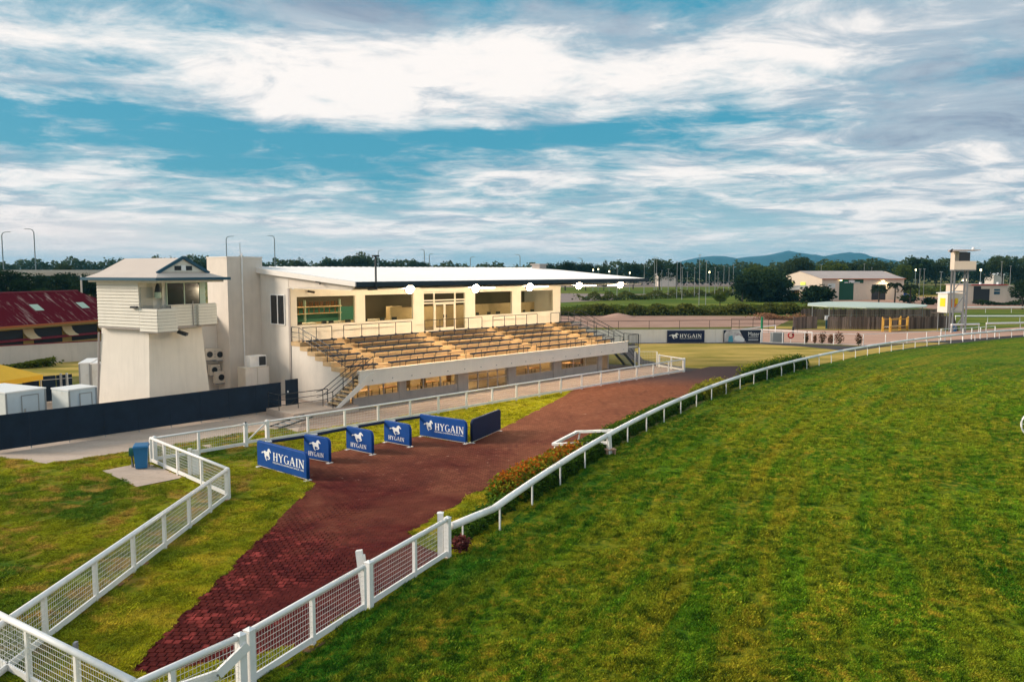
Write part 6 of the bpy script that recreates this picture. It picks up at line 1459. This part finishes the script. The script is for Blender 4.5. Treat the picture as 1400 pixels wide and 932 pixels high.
# steel viewing tower at the right
Yt = 112
def tp_(u, v, dy=0): return at_depth(u, v, Yt + dy)
a = tp_(1303, 457); t = thing('steel_tower', 'tall steel legged viewing tower with a brown cabin near the right edge', 'tower', (tp_(1311, 457).x, Yt, 0), math.radians(-18))
tz = lambda v: 8.7 + (370 - v) / 1089 * Yt
for x, y in ((-.9, 0), (.75, 0), (.75, 1.9), (-.9, 1.9)): MB().bar((x, y, 0), (x, y, tz(368)), .20).build('leg', 'steel_grey', t)
for z0_, z1_ in ((0, 2.9), (2.9, 5.8), (5.8, 8.6)):
    MB().bar((-.9, 0, z0_ + .1), (.75, 0, z1_), .11).build('brace', 'steel_grey', t); MB().bar((.75, 0, z0_ + .1), (.75, 1.9, z1_), .11).build('brace', 'steel_grey', t); MB().bar((-.9, 0, z1_), (.75, 0, z1_), .07).build('cross_bar', 'steel_grey', t); MB().bar((-.9, 1.9, z1_), (.75, 1.9, z1_), .07).build('cross_bar', 'steel_grey', t)
cabm = 'shed_wall'
MB().box(-1.1, 1.6, -.6, 2.2, tz(370), tz(368.6)).build('cabin_floor', 'steel_grey', t)
MB().box(-1.1, 1.6, -.60, -.54, tz(368.5), tz(357)).build('parapet', cabm, t); MB().box(1.54, 1.6, -.53, 2.2, tz(368.5), tz(357)).build('parapet', cabm, t); MB().box(-1.1, -1.04, -.53, 2.2, tz(368.5), tz(344)).build('cabin_wall', cabm, t); MB().box(-1.03, 1.0, 2.1, 2.2, tz(368.5), tz(344)).build('cabin_wall', cabm, t)
MB().box(-1.03, -.4, .3, .4, tz(368.5), tz(344)).build('cabin_wall', cabm, t); MB().box(-.39, 1.0, .33, .38, tz(357), tz(345)).build('window', 'dark_glass', t); MB().box(-.39, 1.0, .31, .40, tz(368), tz(357.2)).build('cabin_wall', cabm, t)
MB().add([(-1.4, -.9, tz(343.8)), (2.0, -.9, tz(343)), (2.0, 2.5, tz(343)), (-1.4, 2.5, tz(343.8)), (-1.4, -.9, tz(341.6)), (2.0, -.9, tz(342)), (2.0, 2.5, tz(342)), (-1.4, 2.5, tz(341.6))], [(0, 3, 2, 1), (4, 5, 6, 7), (0, 1, 5, 4), (1, 2, 6, 5), (2, 3, 7, 6), (3, 0, 4, 7)]).build('roof', 'shed_roof', t)
MB().tube([(-1.6, -.4, tz(342)), (-1.4, -.4, tz(344))], .28, 10).build('loudspeaker', 'chair_dark', t); MB().tube([(1.2, .2, tz(342)), (1.35, .2, tz(339))], .14, 8, .2).build('antenna', 'print_white', t)
# judge box with coloured shutters
Yj = 116; a = at_depth(1299, 426, Yj); t = thing('judge_box', 'small white raised judge box with yellow and orange shutters', 'hut', (a.x, Yj, 0), math.radians(8)); jz = lambda v: 8.7 + (370 - v) / 1089 * Yj
z0_, z1_ = jz(427), jz(401)
MB().box(-1.05, 1.5, -.75, 1.4, z0_, z1_).build('wall', 'white_wall', t); MB().add([(-1.2, -.9, z1_), (1.7, -.9, z1_ + .25), (1.7, 1.6, z1_ + .25), (-1.2, 1.6, z1_), (-1.2, -.9, z1_ + .1), (1.7, -.9, z1_ + .35), (1.7, 1.6, z1_ + .35), (-1.2, 1.6, z1_ + .1)], [(0, 3, 2, 1), (4, 5, 6, 7), (0, 1, 5, 4), (1, 2, 6, 5), (2, 3, 7, 6), (3, 0, 4, 7)]).build('roof', 'roof_white', t)
MB().box(-1.1, -1.055, -.3, .8, z0_ + .9, z0_ + 2.1).build('shutter', 'sign_yellow', t)
MB().box(-.6, .5, -.80, -.755, z0_ + .8, z0_ + 2.0).build('shutter', 'sign_orange', t); MB().box(.1, .55, -.83, -.801, z0_ + 1.3, z0_ + 2.1).build('shutter', 'sign_yellow', t)
for x, y in ((-.95, -.6), (1.35, -.6), (1.35, 1.25), (-.95, 1.25)): MB().tube([(0, 0, 0), (0, 0, z0_)], .07, 6).build('leg', 'steel_grey', t, (x, y, 0))
MB().bar((.6, -.9, 0), (-.4, -.85, z0_), .5, .1).build('stair', 'chair_dark', t); MB().box(-2.2, -1.06, -.6, 1.2, z0_ - .1, z0_).build('platform', 'bark', t)
t = thing('drum', 'blue plastic drum under the white rail near the steel tower', 'drum', tuple(G(1304, 453))); MB().tube([(0, 0, 0), (0, 0, .3), (0, 0, .9)], .36, 14).build('body', 'bin_blue', t); MB().tube([(0, 0, .901), (0, 0, .95)], .38, 14).build('rim', 'bin_blue', t)
t = thing('pole_lamp', 'slim dark lamp post with two lit heads beside the steel tower', 'lamp post', tuple(G(1316, 441))); MB().tube([(0, 0, 0), (0, 0, 7.1)], .11, 8).build('pole', 'chair_dark', t); MB().box(-.5, -.1, -.1, .1, 7.0, 7.25).build('lamp', 'far_lit', t); MB().box(.1, .6, -.1, .1, 7.0, 7.25).build('lamp', 'far_lit', t)
hp = G(1405, 597); t = thing('hoop_frame', 'white tubular hoop on the turf cut by the right edge of the picture', 'hoop', tuple(hp))
q = MB(); R3 = .62; q.tube([(R3 * math.cos(a) + .25, 0, .68 + R3 * math.sin(a)) for a in [2 * math.pi * i / 28 for i in range(29)]], .05, 8); q.build('hoop', 'white_plastic', t, smooth=True)
for a in (0, math.pi / 3, 2 * math.pi / 3): MB().tube([(.25 + R3 * math.cos(a), 0, .68 + R3 * math.sin(a)), (.25 - R3 * math.cos(a), 0, .68 - R3 * math.sin(a))], .018, 6).build('spoke', 'white_plastic', t)
# overpass, street lights
ov = thing('overpass', 'long pale concrete overpass above the dark trees on the left', 'bridge', (0, 0, 0)); o_pts = [(-260, 200), (-150, 225), (-95, 250), (-40, 330), (0, 450), (60, 620)]
for (x0_, y0_), (x1_, y1_) in zip(o_pts, o_pts[1:]):
    MB().bar((x0_, y0_, 7.7), (x1_, y1_, 7.7), 9, .9).build('deck', 'boundary_wall', ov); MB().bar((x0_ + 3, y0_ - 4.5, 8.5), (x1_ + 3, y1_ - 4.5, 8.5), .25, .8).build('parapet', 'boundary_wall', ov)
    for k in (.2, .7): MB().tube([(x0_ + (x1_ - x0_) * k, y0_ + (y1_ - y0_) * k, 0), (x0_ + (x1_ - x0_) * k, y0_ + (y1_ - y0_) * k, 7.3)], .8, 8).build('pier', 'concrete', ov)
def street_light(u, vtop, Y, side, label, base=0, r=.13, lit=False, arm=2.2):
    r = .10 + Y * .0003
    p = at_depth(u, vtop, Y); t = thing('street_light', label, 'street light', (p.x, Y, base), 0, 'street lights'); h = p.z - base
    MB().tube([(0, 0, 0), (0, 0, h - 1.0), (side * .3, 0, h - .35), (side * 1.0, 0, h - .05), (side * arm, 0, h)], r, 6, r * .5).build('pole', 'lamp_grey', t)
    MB().box(side * arm - .35, side * arm + .35, -.15, .15, h - .08, h + .06).build('lamp_head', 'far_lit' if lit else 'lamp_grey', t)
for (u, v, Y, s, lab, b2) in [(2, 317, 225, 1, 'tall street light at the left edge of the picture', 8), (46, 313, 228, -1, 'tall street light above the overpass and the red roof', 8), (309, 323, 260, 1, 'tall street light rising behind the white stair block', 8), (375, 322, 290, -1, 'tall street light just right of the white stair block', 8), (517, 342, 440, 1, 'distant street light right of the dark roof mast', 8), (580, 341, 470, -1, 'distant street light with its arm to the left above the flat topped tree', 8), (587, 347, 500, 1, 'smaller distant street light right beside the flat topped tree', 8), (643, 351, 420, 1, 'distant street light over the middle of the grandstand roof', 0), (711, 348, 420, -1, 'distant street light left of the exhaust cowl', 0), (796, 353, 420, -1, 'distant street light behind the right part of the roof', 0)]:
    street_light(u, v, Y, s, lab, b2)
poles = [(881, 362, 300), (895, 352, 260), (898, 352, 262), (914, 368, 250), (926, 358, 250), (931, 358, 300), (933, 366, 240), (950, 366, 260), (957, 349, 190), (966, 357, 200), (978, 366, 260), (982, 372, 300), (990, 364, 260), (997, 366, 300), (1003, 362, 280), (844, 366, 280), (1123, 362, 300), (1182, 361, 300), (1192, 366, 320), (1258, 368, 240), (1264, 368, 240), (1287, 372, 180), (1370, 358, 240), (1382, 364, 260), (940, 372, 310), (905, 370, 330)]
pme = None
poles.sort()
ordw = ['first', 'second', 'third', 'fourth', 'fifth', 'sixth', 'seventh', 'eighth', 'ninth', 'tenth', 'eleventh', 'twelfth', 'thirteenth', 'fourteenth', 'fifteenth', 'sixteenth', 'seventeenth', 'eighteenth', 'nineteenth', 'twentieth', 'sixth last', 'fifth last', 'fourth last', 'third last', 'second last', 'last']
for i, (u, v, Y) in enumerate(poles):
    p = at_depth(u, v, Y); t = thing('light_pole', f'slender pale pole, {ordw[i]} from the left on the open ground', 'pole', (p.x, Y, 0), 0, 'slender poles on the open ground')
    MB().tube([(0, 0, 0), (0, 0, p.z)], .11 if Y > 200 else .085, 6, .05).build('pole', 'post_grey', t); MB().box(-.3, .3, -.12, .12, p.z - .02, p.z + .12).build('lamp_head', 'alu', t)
for i, (u, v, Y, nm) in enumerate([(811, 369, 340, 'left one'), (818, 368, 345, 'second'), (833, 371, 340, 'third'), (861, 373, 330, 'low one on its own'), (970, 372, 300, 'near the middle of the poles'), (1252, 369, 300, 'above the house lawn'), (1341, 369, 240, 'right of the steel tower')]):
    p = at_depth(u, v, Y); t = thing('lit_lamp', f'small lit lamp on a pole in the far distance, {nm}', 'lamp post', (p.x, Y, 0), 0, 'small lit lamps in the distance'); MB().tube([(0, 0, 0), (0, 0, p.z - .3)], .1, 5).build('pole', 'lamp_grey', t); MB().tube([(0, 0, p.z - .3), (0, 0, p.z + .3)], .22, 8).build('lamp', 'far_lit', t)
# distant roofs and road barrier
for i, (u, v, w, Y, nm) in enumerate([(912, 374, 24, 440, 'left of the poles'), (1366, 374, 14, 420, 'among the trees right of the steel tower')]):
    p = at_depth(u, v, Y); s_ = Y / 1089; t = thing('distant_shed', f'tiny pale roofed shed in the far distance {nm}', 'shed', (p.x, Y, 0)); MB().box(-w * s_ / 2, w * s_ / 2, 0, 8, 0, p.z - .6).build('wall', 'boundary_wall', t); MB().add([(-w * s_ / 2 - .4, -.5, p.z - .6), (w * s_ / 2 + .4, -.5, p.z - .6), (w * s_ / 2 + .4, 8.5, p.z - .6), (-w * s_ / 2 - .4, 8.5, p.z - .6), (-w * s_ / 2 - .4, 4, p.z + .4), (w * s_ / 2 + .4, 4, p.z + .4)], [(0, 1, 5, 4), (3, 4, 5, 2), (0, 4, 3), (1, 2, 5), (0, 3, 2, 1)]).build('roof', 'roof_white', t)
t = thing('road_barrier', 'low pale barrier along the far road', 'barrier', tuple(G(700, 386))); a = G(1090, 387) - G(700, 386)
MB().bar((0, 0, .7), (a.x, a.y, .7), .3, .9).build('rail', 'concrete', t)
t = thing('dirt_heap', 'small heap of pale dirt at the back of the yard', 'heap', tuple(G(845, 433.5)))
q = MB(); n = 14
for r_, z in ((2.2, 0), (1.6, .28), (.9, .55), (.25, .72)):
    for i in range(n): a = 2 * math.pi * i / n; k = random.uniform(.85, 1.15); q.v.append((r_ * k * math.cos(a) * 1.5, r_ * k * math.sin(a), z * random.uniform(.85, 1.1)))
for j in range(3):
    for i in range(n): q.f.append((j * n + i, j * n + (i + 1) % n, (j + 1) * n + (i + 1) % n, (j + 1) * n + i))
q.f.append(tuple(3 * n + i for i in range(n))); q.build('soil', 'dirt', t, smooth=True)

# ------------------------------------------------------------------ hills
Ym = 6000; prof_m = [(890, 368), (920, 361), (938, 356), (955, 352.5), (975, 350.5), (990, 351), (1005, 354), (1020, 352), (1045, 350), (1060, 347), (1076, 343.5), (1088, 346), (1100, 347.5), (1112, 349.5), (1125, 351), (1140, 348), (1160, 345.5), (1175, 349), (1190, 351.5), (1205, 355), (1225, 361), (1250, 366), (1300, 369)]
us_, vs_ = zip(*prof_m); nx, ny = 150, 16; vv = []; ff = []
for j in range(ny + 1):
    for i in range(nx + 1):
        u = 885 + (1305 - 885) * i / nx; k = j / ny; s = math.sin(math.pi * min(1, k * 1.0)) ** .8
        ht = max(0, (372 - np.interp(u, us_, vs_)) / 1089 * Ym + 2) ; x = (u - 700) / 1089 * Ym
        rid = 1 + (.10 * math.sin(i * .35 + j * .9) + .05 * math.sin(i * .8 - j * .7))
        vv.append((x * (1 + (k - .5) * .12), Ym + (k - .5) * 1500, ht * (s if abs(k - .5) < .01 else min(s * rid, .93)) - 1))
for j in range(ny):
    for i in range(nx): a = j * (nx + 1) + i; ff.append((a, a + 1, a + nx + 2, a + nx + 1))
me = bpy.data.meshes.new('hills'); me.from_pydata(vv, [], ff)
for p in me.polygons: p.use_smooth = True
link('hills', me, 'mountain', kind='structure')
# ------------------------------------------------------------------ the air itself
hz = MB().box(-9500, 9500, -350, 9200, -1.0, 152).build('haze', None, kind='stuff')
m = bpy.data.materials.new('haze'); m.use_nodes = True; m.node_tree.nodes.clear(); g = NG(m.node_tree)
pv = g.new('ShaderNodeVolumePrincipled'); pv.inputs['Color'].default_value = (.16, .60, .92, 1); pv.inputs['Density'].default_value = 1.05e-4; pv.inputs['Anisotropy'].default_value = .1
g.l.new(pv.outputs[0], g.new('ShaderNodeOutputMaterial').inputs['Volume']); hz.data.materials.append(m)
